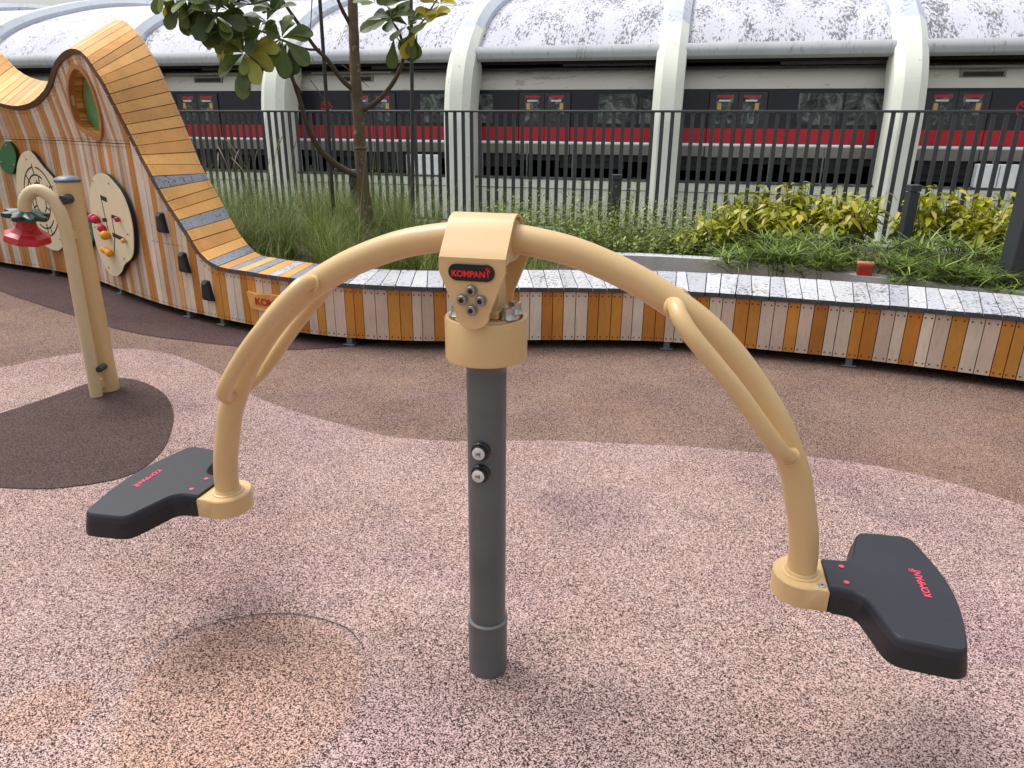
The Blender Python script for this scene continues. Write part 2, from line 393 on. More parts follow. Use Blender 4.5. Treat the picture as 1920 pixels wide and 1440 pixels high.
# ------------------------------------------------------------------ wave wall and bench: one long curved wooden piece
PLAN = [(-7.6, 8.9), (-6.7, 8.45), (-5.706, 7.80), (-4.753, 7.30), (-4.128, 6.90), (-3.55, 6.38), (-3.001, 5.90), (-2.436, 5.50), (-1.842, 5.16), (-1.254, 4.92), (-0.603, 4.83), (0.151, 4.88), (0.84, 4.89), (1.245, 4.83), (1.702, 4.70), (2.192, 4.53), (2.558, 4.37), (3.075, 4.10), (3.7, 3.7), (4.4, 3.2)]
D = [list(p) for p in cr(PLAN, 60)]
for _ in range(200):
    D = [D[0]] + [[D[i][0] * .5 + .25 * (D[i - 1][0] + D[i + 1][0]), D[i][1] * .5 + .25 * (D[i - 1][1] + D[i + 1][1])] for i in range(1, len(D) - 1)] + [D[-1]]
S = [0.0]
for i in range(1, len(D)): S.append(S[-1] + math.hypot(D[i][0] - D[i - 1][0], D[i][1] - D[i - 1][1]))
import bisect
def plan(s):
    s = min(max(s, 0.001), S[-1] - .001); i = max(1, bisect.bisect(S, s)); i = min(i, len(S) - 1)
    t = (s - S[i - 1]) / (S[i] - S[i - 1])
    p = Vector((D[i - 1][0] * (1 - t) + D[i][0] * t, D[i - 1][1] * (1 - t) + D[i][1] * t, 0))
    a, b = max(i - 3, 0), min(i + 2, len(D) - 1)
    T = Vector((D[b][0] - D[a][0], D[b][1] - D[a][1], 0)).normalized()
    return p, T, Vector((T.y, -T.x, 0))
def wall(s, z, off=0.0):
    p, T, n = plan(s)
    p = p + n * (off + max(0, z - 1.35) * .17)
    return Vector((p.x, p.y, z))
def back(s, z, off=0.0):
    p, T, n = plan(s)
    p = p - n * (.62 + off)
    return Vector((p.x, p.y, z))
PAIRS = [(1.2, 2.25, .6, 2.70), (1.8, 2.12, 1.2, 2.55), (2.5, 1.88, 1.9, 2.24), (2.9, 1.73, 2.3, 2.02), (3.3, 1.656, 2.68, 1.925), (3.6, 1.675, 2.92, 1.925), (3.82, 1.724, 3.1, 1.98), (4.03, 1.79, 3.25, 2.06), (4.2, 1.855, 3.38, 2.14), (4.4, 1.943, 3.52, 2.23), (4.61, 2.006, 3.7, 2.334), (4.83, 2.045, 3.9, 2.39), (5.02, 2.053, 4.1, 2.406), (5.147, 2.035, 4.22, 2.378), (5.244, 1.993, 4.33, 2.325), (5.33, 1.90, 4.5, 2.22), (5.41, 1.80, 4.75, 2.01), (5.5, 1.59, 4.98, 1.70), (5.613, 1.342, 5.2, 1.38), (5.73, 1.187, 5.36, 1.15), (5.925, .941, 5.52, .993), (6.03, .84, 5.636, .873), (6.155, .704, 5.776, .71), (6.28, .565, 5.914, .576), (6.408, .504, 6.02, .505), (6.55, .487, 6.14, .46), (6.75, .485, 6.36, .45), (7.0, .48, 6.64, .45), (7.3, .475, 7.0, .45), (7.65, .47, 7.45, .45), (8.2, .462, 8.12, .452), (8.8, .455, 8.8, .455), (9.5, .45, 9.5, .455), (10.2, .445, 10.2, .46), (11.2, .45, 11.2, .465), (12.0, .462, 12.0, .472), (13.0, .465, 13.0, .475), (13.6, .465, 13.6, .475)]
PD = cr(PAIRS, 14)
FT = sorted([(p[0], p[1]) for p in PD]); BT = sorted([(p[2], p[3]) for p in PD])
def itp(T_, s):
    i = bisect.bisect(T_, (s, 9)); i = min(max(i, 1), len(T_) - 1)
    (a, za), (b, zb) = T_[i - 1], T_[i]
    return za if b - a < 1e-6 else za + (zb - za) * min(1, max(0, (s - a) / (b - a)))
def ftop(s): return itp(FT, s)
def margin(T_, s, k=.036):
    m_ = (itp(T_, s + .02) - itp(T_, s - .02)) / .04
    return min(.30, k * math.sqrt(1 + m_ * m_))
def fedge(s): return ftop(s) - margin(FT, s)
def btop(s): return itp(BT, s)

HOLE = cr([(4.914, 1.912), (4.801, 1.885), (4.69, 1.835), (4.56, 1.727), (4.495, 1.609), (4.485, 1.529), (4.55, 1.475), (4.687, 1.44), (4.827, 1.405), (4.93, 1.415), (5.05, 1.529), (5.099, 1.664), (5.10, 1.789), (5.03, 1.882)], 6, True)
def hole_range(s):
    zs = []
    for i in range(len(HOLE)):
        (a, za), (b, zb) = HOLE[i], HOLE[(i + 1) % len(HOLE)]
        if (a - s) * (b - s) <= 0 and a != b: zs.append(za + (zb - za) * (s - a) / (b - a))
    return (min(zs), max(zs)) if len(zs) > 1 else None

wave = empty('wave_bench', 'long curved bench of orange and cream upright boards rising into a wave wall', 'play bench', tuple(plan(7.5)[0]))
WP = Vector(wave.location)
def rel(vs): return [v - WP for v in vs]
ORG = [(196, 132, 56), (190, 124, 50), (202, 140, 64), (184, 118, 48)]
CRM = [(216, 198, 178), (208, 186, 168), (222, 208, 192), (202, 178, 162)]
def slat(mb, s0, s1, z0a, z0b, z1a, z1b, tone, off=0.0, th=.02, fn=wall, sgn=1):
    if z1a - z0a < .01 and z1b - z0b < .01: return
    f = [fn(s0, z0a, off), fn(s1, z0b, off), fn(s1, z1b, off), fn(s0, z1a, off)]
    b = [fn(s0, z0a, off - th * sgn), fn(s1, z0b, off - th * sgn), fn(s1, z1b, off - th * sgn), fn(s0, z1a, off - th * sgn)]
    q = (0, 1, 2, 3) if sgn == 1 else (3, 2, 1, 0)
    mb.add(rel(f + b), [q, (0, 4, 5, 1), (1, 5, 6, 2), (2, 6, 7, 3), (3, 7, 4, 0)], 0, False, s2l(tone))
scr = MB()
def screw(s, z, off=.0006, fn=wall, r=.0062):
    p = fn(s, z, off); _, T, n = plan(s)
    scr.add(rel([p + T * (r * math.cos(k * 1.0472)) + Vector((0, 0, r * math.sin(k * 1.0472))) for k in range(6)]), [tuple(range(6))])
fr = MB(); s = 1.0; run = 0; cur = 0
rnd = random.Random(11)
while s < 13.5:
    wd = rnd.choice((.068, .076, .086, .09)) if s > 5.5 else rnd.choice((.048, .056, .066, .08)); e = s + wd - .005
    if run <= 0: cur = 1 - cur; run = rnd.choice((1, 1, 2, 2, 3) if cur == 0 else (1, 2, 2, 2))
    run -= 1
    if s < 6 and cur == 0 and rnd.random() < .6: tone = rnd.choice([(196, 142, 84), (204, 150, 92), (188, 130, 72)])
    else: tone = rnd.choice(ORG if cur == 0 else CRM)
    k = rnd.uniform(.93, 1.04); tone = tuple(min(255, v * k) for v in tone)
    off = rnd.uniform(-.001, .001)
    ta, tb = fedge(s), fedge(e)
    if min(ta, tb) > 1.40:
        slat(fr, s, e, .07, .07, 1.347, 1.347, tone, off)
        for q in (.2, .8):
            screw(s + wd * q, .10, off + .0006); screw(s + wd * q, 1.325, off + .0006); screw(s + wd * q, 1.375, off + .0006); screw(s + wd * q, min(ta, tb) - .03, off + .0006)
        tone2 = rnd.choice([(196, 142, 84), (204, 150, 92), (188, 130, 72)] if cur == 0 else CRM)
        ha, hb = hole_range(s), hole_range(e)
        if ha or hb:
            hm = hole_range((s + e) / 2) or ha or hb
            ha = ha or (hm[0] + .04, hm[1] - .04) ; hb = hb or (hm[0] + .04, hm[1] - .04)
            slat(fr, s, e, 1.353, 1.353, max(1.36, ha[0] - .004), max(1.36, hb[0] - .004), tone2, off)
            slat(fr, s, e, ha[1] + .004, hb[1] + .004, ta, tb, tone2, off)
        else: slat(fr, s, e, 1.353, 1.353, ta, tb, tone2, off)
    else:
        slat(fr, s, e, .07, .07, ta, tb, tone, off)
        for q in (.22, .78):
            sx = s + (wd - .005) * q
            zt = fedge(sx) - (.028 if abs(ta - tb) < .01 else .05)
            screw(sx, zt, off + .0006); screw(sx, .092, off + .0006)
            if zt > .75 and zt < 1.4: screw(sx, .60, off + .0006)
    s += wd
fr.build('front_cladding', M_face, wave)
# back cladding
bk = MB(); s = .45
while s < 13.5:
    e = s + .115
    slat(bk, s, e, .07, .07, btop(s) - margin(BT, s), btop(e) - margin(BT, e), rnd.choice(ORG + CRM), 0, .02, lambda a, z, o: back(a, z, o), 1)
    s += .12
bk.build('back_cladding', M_face, wave)
# underside, inner frame and an added light blocker at the back
uf = MB(); s = 1.0
while s < 13.4:
    e = s + .05
    a, b, c, d = wall(s, .062, -.03), wall(e, .062, -.03), back(e, .062, -.03), back(s, .062, -.03)
    uf.add(rel([a, b, c, d]), [(0, 3, 2, 1)])
    uf.add(rel([back(s, .005, -.05), back(e, .005, -.05), back(e, .34, -.05), back(s, .34, -.05)]), [(0, 1, 2, 3)])  # added upright panel: blocks light from behind to darken the ground underneath
    for z in (.14, .36):
        a, b = wall(s, z, -.028), wall(e, z, -.022); c, d = wall(e, z + .06, -.028), wall(s, z + .06, -.028)
        uf.add(rel([a, b, c, d]), [(0, 1, 2, 3)])
    # recessed dark liner behind the boards
    za, zb = fedge(s) - .02, fedge(e) - .02
    if e < 4.4 or s > 5.2:
        ma, mb_ = min(za, 1.35), min(zb, 1.35)
        uf.add(rel([wall(s, .062, -.034), wall(e, .062, -.034), wall(e, mb_, -.034), wall(s, ma, -.034)]), [(0, 1, 2, 3)])
        if za > 1.35 and zb > 1.35: uf.add(rel([wall(s, 1.35, -.034), wall(e, 1.35, -.034), wall(e, zb, -.034), wall(s, za, -.034)]), [(0, 1, 2, 3)])
    else:
        uf.add(rel([wall(s, .062, -.034), wall(e, .062, -.034), wall(e, 1.34, -.034), wall(s, 1.34, -.034)]), [(0, 1, 2, 3)])
    s += .05
uf.build('frame', M_frame, wave)
# legs
for s_ in (3.2, 4.6, 5.9, 6.35, 7.6, 8.65, 9.9, 11.1, 12.4):
    p, T, n = plan(s_)
    m = MB(); q = p - n * .06 - WP; mt = Matrix.Translation(q) @ Matrix(((T.x, n.x, 0, 0), (T.y, n.y, 0, 0), (0, 0, 1, 0), (0, 0, 0, 1)))
    m.bbox(-.022, .022, -.03, .03, .008, .09, .003, 0, mt); m.bbox(-.045, .045, -.05, .05, .006, .014, .002, 0, mt)
    m.build('leg', M_ring, wave)
# deck boards
cum = [0.0]
def mid(p): return (wall(p[0], p[1], .02) + back(p[2], p[3])) / 2
mids = [mid(p) for p in PD]
for i in range(1, len(PD)): cum.append(cum[-1] + (mids[i] - mids[i - 1]).length)
def pd(c):
    i = min(max(bisect.bisect(cum, c), 1), len(cum) - 1); t = min(1, max(0, (c - cum[i - 1]) / max(1e-9, cum[i] - cum[i - 1])))
    return tuple(a + (b - a) * t for a, b in zip(PD[i - 1], PD[i]))
dk = MB(); c = 0.0; idx = 0; skew = 0.0
GREY = [(188, 188, 192), (202, 202, 206), (178, 179, 186), (194, 194, 196)]
GREY2 = [(144, 147, 156), (134, 138, 148)]
DORG = [(230, 172, 98), (224, 164, 90), (234, 178, 106), (216, 156, 84)]
while c < cum[-1] - .12:
    bench = pd(c)[0] > 7.6
    wd = rnd.uniform(.092, .108) if not bench else rnd.uniform(.098, .115)
    sk2 = rnd.uniform(-.02, .02) if bench else 0
    pf0, pf1 = pd(c - skew * .0), pd(c + wd - .007)
    pb0, pb1 = pd(c + skew), pd(c + wd - .007 + sk2)
    f0, f1 = wall(pf0[0], pf0[1], .02), wall(pf1[0], pf1[1], .02)
    b0, b1 = back(pb0[2], pb0[3]), back(pb1[2], pb1[3])
    nrm = (f1 - f0).cross(b0 - f0).normalized()
    if nrm.z < 0 and abs(nrm.z) > .2: nrm = -nrm
    j = nrm * rnd.uniform(-.0015, .0015)
    top = [f0 + j, f1 + j, b1 + j, b0 + j]; bot = [p - nrm * .032 for p in top]
    fs = pf0[0]; tone = rnd.choice(DORG); mi = 0
    if bench: tone = rnd.choice(GREY); mi = 1
    elif fs > 6.42: 
        if idx % 2: tone = rnd.choice(GREY2 + GREY[2:3]); mi = 1
    elif fs > 5.60 and idx % 4 == 3: tone = rnd.choice(GREY2); mi = 1
    kk = rnd.uniform(.94, 1.04); tone = s2l(tuple(min(255, v * kk) for v in tone))
    # each board is split lengthwise in six so that its warp follows the surface
    n6 = 4; vs = []
    for a in range(n6 + 1):
        t = a / n6
        vs += [top[0].lerp(top[3], t), top[1].lerp(top[2], t), bot[1].lerp(bot[2], t), bot[0].lerp(bot[3], t)]
    o = []
    for a in range(n6):
        k0, k1 = a * 4, a * 4 + 4
        o += [(k0, k0 + 1, k1 + 1, k1)]; o += [(k0 + 1, k0 + 2, k1 + 2, k1 + 1), (k0 + 2, k0 + 3, k1 + 3, k1 + 2), (k0 + 3, k0, k1, k1 + 3)]
    dk.add(rel(vs), o, mi, False, tone)
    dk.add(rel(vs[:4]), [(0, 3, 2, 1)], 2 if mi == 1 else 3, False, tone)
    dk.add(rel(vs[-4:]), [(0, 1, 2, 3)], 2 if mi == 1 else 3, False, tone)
    # screws
    if not bench:
        W_ = (b0 - f0).normalized(); L_ = (f1 - f0).normalized(); ll = (f1 - f0).length
        for bf, sg in ((f0, 1), (b0, -1)):
            for q in (.25, .75):
                cp = bf + W_ * sg * .055 + (L_ * ll * q if sg == 1 else (b1 - b0) * q) + nrm * .0018 + j
                scr.add(rel([cp + W_ * (.0045 * math.cos(k * 1.0472)) + L_ * (.0045 * math.sin(k * 1.0472)) for k in range(6)]), [tuple(range(6))])
    c += wd; skew = sk2; idx += 1
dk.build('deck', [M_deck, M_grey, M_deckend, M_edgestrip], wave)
# dark strip under the lip of the high wave
st = MB(); FP = [(p[0], p[1]) for p in PD if 1.2 < p[0] < 6.35]
for a in range(1, len(FP) - 2):
    def low(k, d_):
        (x0_, z0_), (x1_, z1_) = FP[k - 1], FP[k + 1]; L_ = math.hypot(x1_ - x0_, z1_ - z0_) or 1
        return FP[k][0] + (z1_ - z0_) / L_ * d_, FP[k][1] - (x1_ - x0_) / L_ * d_
    A_, B_ = low(a, .004), low(a + 1, .004); C_, D_ = low(a + 1, .040), low(a, .040)
    st.add(rel([wall(*D_, .012), wall(*C_, .012), wall(*B_, .0225), wall(*A_, .0225), wall(*D_, 0), wall(*C_, 0)]), [(0, 1, 2, 3), (4, 5, 1, 0)])
st.build('edge_strip', M_edgestrip, wave)
scr.build('screw_heads', M_screw, wave)
# porthole through the wave
ctr = (sum(p[0] for p in HOLE) / len(HOLE), sum(p[1] for p in HOLE) / len(HOLE))
def grow(P, k):
    out = []
    for i in range(len(P)):
        a, b = P[i - 1], P[(i + 1) % len(P)]; d = Vector((b[0] - a[0], b[1] - a[1])).normalized(); n_ = Vector((d.y, -d.x))
        if n_.dot(Vector((P[i][0] - ctr[0], P[i][1] - ctr[1]))) < 0 and abs(n_.dot(Vector((P[i][0] - ctr[0], P[i][1] - ctr[1])))) > .02: n_ = -n_
        out.append((P[i][0] + n_.x * k, P[i][1] + n_.y * k))
    return out
G1 = grow(HOLE, .035)
ri = MB()
ri.loft([rel([wall(a, z, .0) for a, z in G1]), rel([wall(a, z, .018) for a, z in G1]), rel([wall(a, z, .018) for a, z in HOLE]), rel([wall(a, z, -.03) for a, z in HOLE])], 0, False, False)
port = ri.build('porthole_rim', M_rim, wave)
tn = MB(); nH = len(HOLE)
for i in range(nH):
    a, b = HOLE[i], HOLE[(i + 1) % nH]
    tone = s2l(rnd.choice(DORG + ORG))
    for o0, o1 in ((-.03, -.088), (-.092, -.15), (-.154, -.20)):
        tn.add(rel([wall(a[0], a[1], o0), wall(b[0], b[1], o0), wall(b[0], b[1], o1), wall(a[0], a[1], o1)]), [(0, 1, 2, 3)], 0, False, tone)
tn.build('tunnel_lining', M_tunnel, port)
gp_ = MB(); gp_.add(rel([wall(a, z, -.10) for a, z in HOLE]), [tuple(range(nH))]); gp_.build('green_window', M_greenpanel, port)

def flat(mref):
    p_, T_, n_ = plan(mref)
    return lambda s_, z, off=0.0: p_ + T_ * (s_ - mref) + n_ * off + Vector((0, 0, z))
def board(name, pts, off0, off1, mat, n=5, edge=M_panelback):
    wall = flat(sum(p[0] for p in pts) / len(pts))
    P = cr(pts, n, True); mb = MB()
    ar = sum(P[i][0] * P[(i + 1) % len(P)][1] - P[(i + 1) % len(P)][0] * P[i][1] for i in range(len(P)))
    if ar < 0: P = P[::-1]
    mb.loft([rel([wall(a, z, off0) for a, z in P]), rel([wall(a, z, off1 - .006) for a, z in P])], 1, False, False)
    mb.loft([rel([wall(a, z, off1 - .006) for a, z in P]), rel([wall(a, z, off1) for a, z in P])], 0, False, False)
    mb.add(rel([wall(a, z, off1) for a, z in P]), [tuple(range(len(P)))])
    return mb.build(name, [mat, edge], wave)
def pline(mb, pts, w_, off, fn=wall):
    """thin dark groove strip on a wall board"""
    for i in range(len(pts) - 1):
        (a, z), (b, y) = pts[i], pts[i + 1]; L_ = math.hypot(b - a, y - z) or 1; nx, nz = -(y - z) / L_ * w_, (b - a) / L_ * w_
        mb.add(rel([fn(a - nx, z - nz, off), fn(b - nx, y - nz, off), fn(b + nx, y + nz, off), fn(a + nx, z + nz, off)]), [(0, 1, 2, 3)])
def rscrews(parent, pts, off, mat=M_bolt):
    for a, z in pts:
        fl_ = flat(sum(q[0] for q in pts) / len(pts)); p = fl_(a, z, off - .001); _, T, n = plan(sum(q[0] for q in pts) / len(pts)); mb = MB()
        rg_ = lambda r_, o_: rel([p + n * o_ + T * (r_ * math.cos(-k * .628)) + Vector((0, 0, r_ * math.sin(-k * .628))) for k in range(10)])
        mb.loft([rg_(.011, -.002)[::-1], rg_(.011, .001)[::-1], rg_(.007, .004)[::-1]], 0, False); mb.build('screw', mat, parent)
mz = board('maze_panel', [(3.364, 1.25), (3.446, 1.215), (3.561, 1.11), (3.717, .99), (3.80, .86), (3.80, .70), (3.73, .481), (3.62, .35), (3.50, .30), (3.336, .32), (3.185, .396), (3.07, .546), (3.0, .707), (3.0, .872), (3.04, .985), (3.11, 1.111), (3.23, 1.215)], .015, .05, M_creampanel)
l = MB(); W0 = .0075; mzf = flat(3.39)
pline(l, [(3.37, 1.13), (3.385, 1.02)], W0, .0508, mzf); pline(l, [(3.40, .98), (3.42, .86)], W0, .0508, mzf); pline(l, [(3.42, .56), (3.42, .38)], W0, .0508, mzf)
def arc(cx, cz, rx, rz, a0, a1, n=14): return [(cx + rx * math.cos(math.radians(a0 + (a1 - a0) * k / n)), cz + rz * math.sin(math.radians(a0 + (a1 - a0) * k / n))) for k in range(n + 1)]
for r_, segs in ((1, ((95, 178), (20, 85), (-85, -20), (-150, -95))), (.78, ((60, 160), (-10, 40), (-120, -40), (180, 215))), (.55, ((20, 110), (140, 230), (-80, -10))), (.32, ((-60, 90), (120, 260)))):
    for a0, a1 in segs: pline(l, arc(3.40, .77, .27 * r_, .33 * r_, a0, a1), W0, .0508, mzf)
for ang in (30, 75, 130, 165, 200, 245, 290, 335):
    r0, r1 = random.choice(((.32, .55), (.55, .78), (.78, 1), (.55, 1)))
    pline(l, [(3.40 + .27 * r0 * math.cos(math.radians(ang)), .77 + .33 * r0 * math.sin(math.radians(ang))), (3.40 + .27 * r1 * math.cos(math.radians(ang)), .77 + .33 * r1 * math.sin(math.radians(ang)))], W0, .0508, mzf)
l.build('maze_engraving', M_line, mz)
rscrews(mz, [(3.30, 1.17), (3.06, .84), (3.66, .93), (3.19, .43), (3.60, .42)], .0516)
mu = board('music_panel', [(4.864, 1.103), (5.001, 1.096), (5.123, 1.048), (5.256, .975), (5.34, .874), (5.376, .751), (5.36, .62), (5.292, .476), (5.20, .408), (5.06, .351), (4.939, .262), (4.789, .207), (4.636, .221), (4.54, .283), (4.454, .419), (4.43, .56), (4.454, .70), (4.493, .851), (4.597, .992), (4.713, 1.073)], .015, .05, M_creampanel)
muf = flat(4.92)
l = MB()
pline(l, [(4.775, .90), (4.915, .885)], .020, .0508, muf); pline(l, [(4.785, .90), (4.80, .71), (4.82, .62)], .008, .0508, muf)
pline(l, [(4.72, .70), (4.83, .71)], .016, .0508, muf)
pline(l, [(4.955, .752), (5.11, .745)], .016, .0508, muf); pline(l, [(4.955, .755), (4.955, .60), (4.87, .44)], .008, .0508, muf)
pline(l, [(4.90, .592), (5.17, .57)], .018, .0508, muf)
l.build('music_slot', M_line, mu)
for nm, a, z, r_, mt_, sq in (('red_bead', 4.60, .707, .042, M_beadred, 1), ('red_bead', 4.655, .70, .038, M_beadred, 1), ('red_bead', 4.76, .635, .036, M_beadred, 1.1), ('red_bead', 5.13, .742, .024, M_beadred, 1), ('yellow_bead', 4.83, .58, .042, M_beadyel, 1), ('yellow_bead', 5.18, .568, .022, M_sign, 1), ('yellow_bead', 4.70, .44, .030, M_beadyel, 1.2), ('yellow_bead', 4.745, .435, .030, M_beadyel, 1.2), ('yellow_bead', 4.79, .43, .030, M_beadyel, 1.2), ('yellow_bead', 4.835, .423, .034, M_beadyel, 1.2)):
    b_ = MB(); b_.sphere(tuple(muf(a, z, .05 + r_ * .9) - WP), r_); b_.build(nm, mt_, mu)
rscrews(mu, [(4.66, 1.03), (5.02, 1.03), (5.25, .63), (5.07, .40), (4.66, .27), (4.50, .62)], .0516)
lf = board('leaf_board', [(3.005, 1.328), (3.072, 1.308), (3.112, 1.247), (3.105, 1.163), (3.02, 1.05), (2.935, 1.015), (2.84, 1.055), (2.805, 1.145), (2.88, 1.253)], .015, .045, M_green)
rscrews(lf, [(2.99, 1.29), (2.84, 1.13), (3.05, 1.11)], .0466)
lf = board('leaf_board', [(4.154, .73), (4.23, .722), (4.31, .695), (4.395, .615), (4.362, .505), (4.225, .41), (4.09, .39), (4.0, .459), (3.98, .564), (4.06, .68)], .015, .045, M_green)
rscrews(lf, [(4.14, .68), (4.32, .56), (4.08, .45)], .0466)
for a, z in ((5.80, .765), (6.03, .475), (6.285, .282)):
    h = MB(); w0, w1, hh = .037, .062, .078
    base = [(a - w0, z + hh), (a + w0 * .7, z + hh), (a + w1, z - hh), (a - w1 * .85, z - hh)]
    def ins(k): return [(a + (x - a) * k, z + (y - z) * k) for x, y in base]
    h.loft([rel([wall(x, y, .0) for x, y in base[::-1]]), rel([wall(x, y, .03) for x, y in ins(.96)[::-1]]), rel([wall(x, y, .045) for x, y in ins(.7)[::-1]])], 0, False)
    h.build('climbing_hold', M_black, wave)
# name sign
sg = MB(); sp_ = [(6.755, .335), (6.85, .322), (6.98, .335), (7.08, .330), (7.2, .327), (7.29, .332), (7.285, .24), (7.26, .212), (7.1, .206), (6.9, .206), (6.79, .212), (6.77, .235)]
P = sp_[::-1]
sg.loft([rel([wall(a, z, .0) for a, z in P]), rel([wall(a, z, .030) for a, z in P])], 0, False)
sgo = sg.build('name_sign', M_sign, wave)
p0, T0, n0 = plan(7.02); cc = wall(7.01, .268, .0306) - WP
mw = Matrix(((T0.x, 0, n0.x, cc.x), (T0.y, 0, n0.y, cc.y), (0, 1, 0, cc.z), (0, 0, 0, 1)))
text_mesh('KOMPAN', .074, 'sign_lettering', M_signred, sgo, mw, .001, .0022, 1.15)
ic = MB(); figure_icon(ic, mw @ Matrix.Translation((.205, .016, 0)), .05); ic.build('figure_emblem', M_signred, sgo)

# ------------------------------------------------------------------ the seesaw
YAW = math.radians(-14); BASE = (-.0644, 1.688, .004)
ss = empty('seesaw', 'cream steel arch seesaw with two black rubber seats on a dark grey centre post', 'seesaw', BASE, YAW)
m = MB(); m.lathe([(.0508, .17), (.0508, .985)], 40)
post = m.build('post', M_post, ss)
m = MB(); m.lathe([(.0555, 0), (.0555, .163), (.0545, .168)], 40); m.lathe([(.0552, .1685), (.0580, .172), (.0580, .176), (.054, .180), (.0508, .180)], 40, 1)
m.build('ground_sleeve', [M_post, M_ring], ss)
m = MB(); m.lathe([(.0508, .925), (.056, .945), (.072, .962), (.078, .975)], 40); m.build('post_flare', M_post, ss)
for z, ang in ((.722, -91), (.659, -92)):
    a_ = math.radians(ang + 14 - 14); d = Vector((math.cos(a_), math.sin(a_), 0))
    rot = d.to_track_quat('Z', 'Y').to_matrix().to_4x4(); mt = Matrix.Translation(d * .046 + Vector((0, 0, z))) @ rot
    b_ = MB(); b_.lathe([(.025, 0), (.025, .012), (.0225, .016), (.0185, .0165), (.0185, .024), (.0175, .026)], 28, 0, True, mt)
    bo = b_.build('bolt_cover', M_black, ss)
    b_ = MB(); b_.lathe([(.0165, .0258), (.0165, .0276), (.0155, .0283)], 24, 0, True, mt); disc = b_.build('cap_disc', M_disc, bo)
    # stamped mark on the disc
    g = MB()
    if z > .65:
        for q in (-.006, -.002, .002): g.box(q - .0007, q + .0007, -.005, .004, .0284, .0288, 0, mt)
        g.box(-.0065, .0055, -.0008, .0008, .0284, .0287, 0, mt); g.box(.004, .0055, -.006, .0065, .0284, .0287, 0, mt)
    else:
        dm = mt @ Matrix.Rotation(math.radians(45), 4, 'Z')
        for q in (-.0055, .0042): g.box(q, q + .0013, -.0055, .0055, .0284, .0288, 0, dm); g.box(-.0055, .0055, q, q + .0013, .0284, .0287, 0, dm)
        g.box(-.0015, .0015, -.0015, .0015, .0284, .0289, 0, dm)
    g.build('stamp', M_knob, bo)
# collar
m = MB(); m.lathe([(.078, .958), (.099, .958), (.1015, .961), (.1015, 1.060), (.0995, 1.0635), (.094, 1.064), (.090, 1.062), (.089, 1.050), (.060, 1.049)], 56)
collar = m.build('collar', M_cream, ss)
m = MB(); fl = [(.082 * math.cos(k * math.pi / 14), .078 * math.sin(k * math.pi / 14)) for k in range(28)]
m.loft([[(x, y, 1.050) for x, y in fl], [(x, y, 1.061) for x, y in fl], [(x * .975, y * .975, 1.064) for x, y in fl]], 0, False)
m.build('flange', M_cream, ss)
m = MB()
m.loft([[(-.040, -.036, 1.062), (.040, -.036, 1.062), (.040, .036, 1.062), (-.040, .036, 1.062)], [(-.040, -.034, 1.14), (.040, -.034, 1.14), (.040, .034, 1.14), (-.040, .034, 1.14)], [(-.036, -.022, 1.195), (.036, -.022, 1.195), (.036, .022, 1.195), (-.036, .022, 1.195)]], 0, False)
m.bbox(-.043, .043, -.048, .048, 1.064, 1.085, .004)
m.build('pivot_block', M_cream, ss)
m = MB(); m.box(-.05, .02, -.062, -.048, 1.066, 1.10, 0); m.build('rubber_buffer', M_black, ss)
for x, y in ((.062, -.028), (.064, .030), (-.062, -.028), (-.064, .030)):
    b_ = MB(); b_.lathe([(.0200, 1.064), (.0200, 1.0665), (.0185, 1.068), (.0150, 1.091), (.0155, 1.092), (.0155, 1.0935), (.011, 1.0945), (.010, 1.090)], 28, 0, True, None, (x, y)); b_.build('cone_nut', M_steel, ss)
# saddle: bent plate over the tube, front and back plates
def plate(yf, sgn):
    """front plate: wide above, tapering to a rounded toe"""
    ol = [(-.0775, 1.222), (-.0785, 1.190), (-.040, 1.095)]
    for k in range(0, 11):
        a_ = math.radians(200 + 140 * k / 10); ol.append((.0415 * math.cos(a_), 1.094 + .036 * math.sin(a_)))
    ol += [(.040, 1.095), (.0785, 1.190), (.0775, 1.222)]
    return ol
m = MB()
prof = [(-.115, 1.214), (-.1145, 1.219), (-.112, 1.2225)] + [(-.112 + .068 * t, 1.2225 + .0705 * t) for t in (.25, .5, .75, 1)] + [(-.034, 1.3005), (-.018, 1.3065), (0, 1.308), (.018, 1.3065), (.034, 1.3005)] + [(.044 + .068 * t, 1.293 - .0705 * t) for t in (0, .5, 1)] + [(.1145, 1.219), (.115, 1.214)]
inner = [(y * .93, z - .006) for y, z in prof]
def strip(x0, x1):
    n_ = len(prof)
    vs = [(x0, y, z) for y, z in prof] + [(x1, y, z) for y, z in prof] + [(x0, y, z) for y, z in inner] + [(x1, y, z) for y, z in inner]
    m.add(vs, [(i, i + n_, i + n_ + 1, i + 1) for i in range(n_ - 1)], 0, True)
    m.add(vs, [(i + 2 * n_, i + 2 * n_ + 1, i + 3 * n_ + 1, i + 3 * n_) for i in range(n_ - 1)], 0, True)
    m.add(vs, [(i, i + 1, i + 1 + 2 * n_, i + 2 * n_) for i in range(n_ - 1)] + [(i + n_, i + 3 * n_, i + 3 * n_ + 1, i + n_ + 1) for i in range(n_ - 1)], 0, False)
strip(-.0775, .0775)
for yf, sg_ in ((-.115, 1), (.107, 1)):
    ol = plate(yf, 1)
    if yf > 0: ol = [(x, z) for x, z in ol]
    def insk(k): return [(x * (1 - k * 8), z + (k if z < 1.2 else 0)) for x, z in ol]
    m.loft([[(x, yf + .0015, z) for x, z in ol], [(x * .985, yf, z) for x, z in ol]][::-1] + [[(x, yf + .008, z) for x, z in ol]], 0, False)
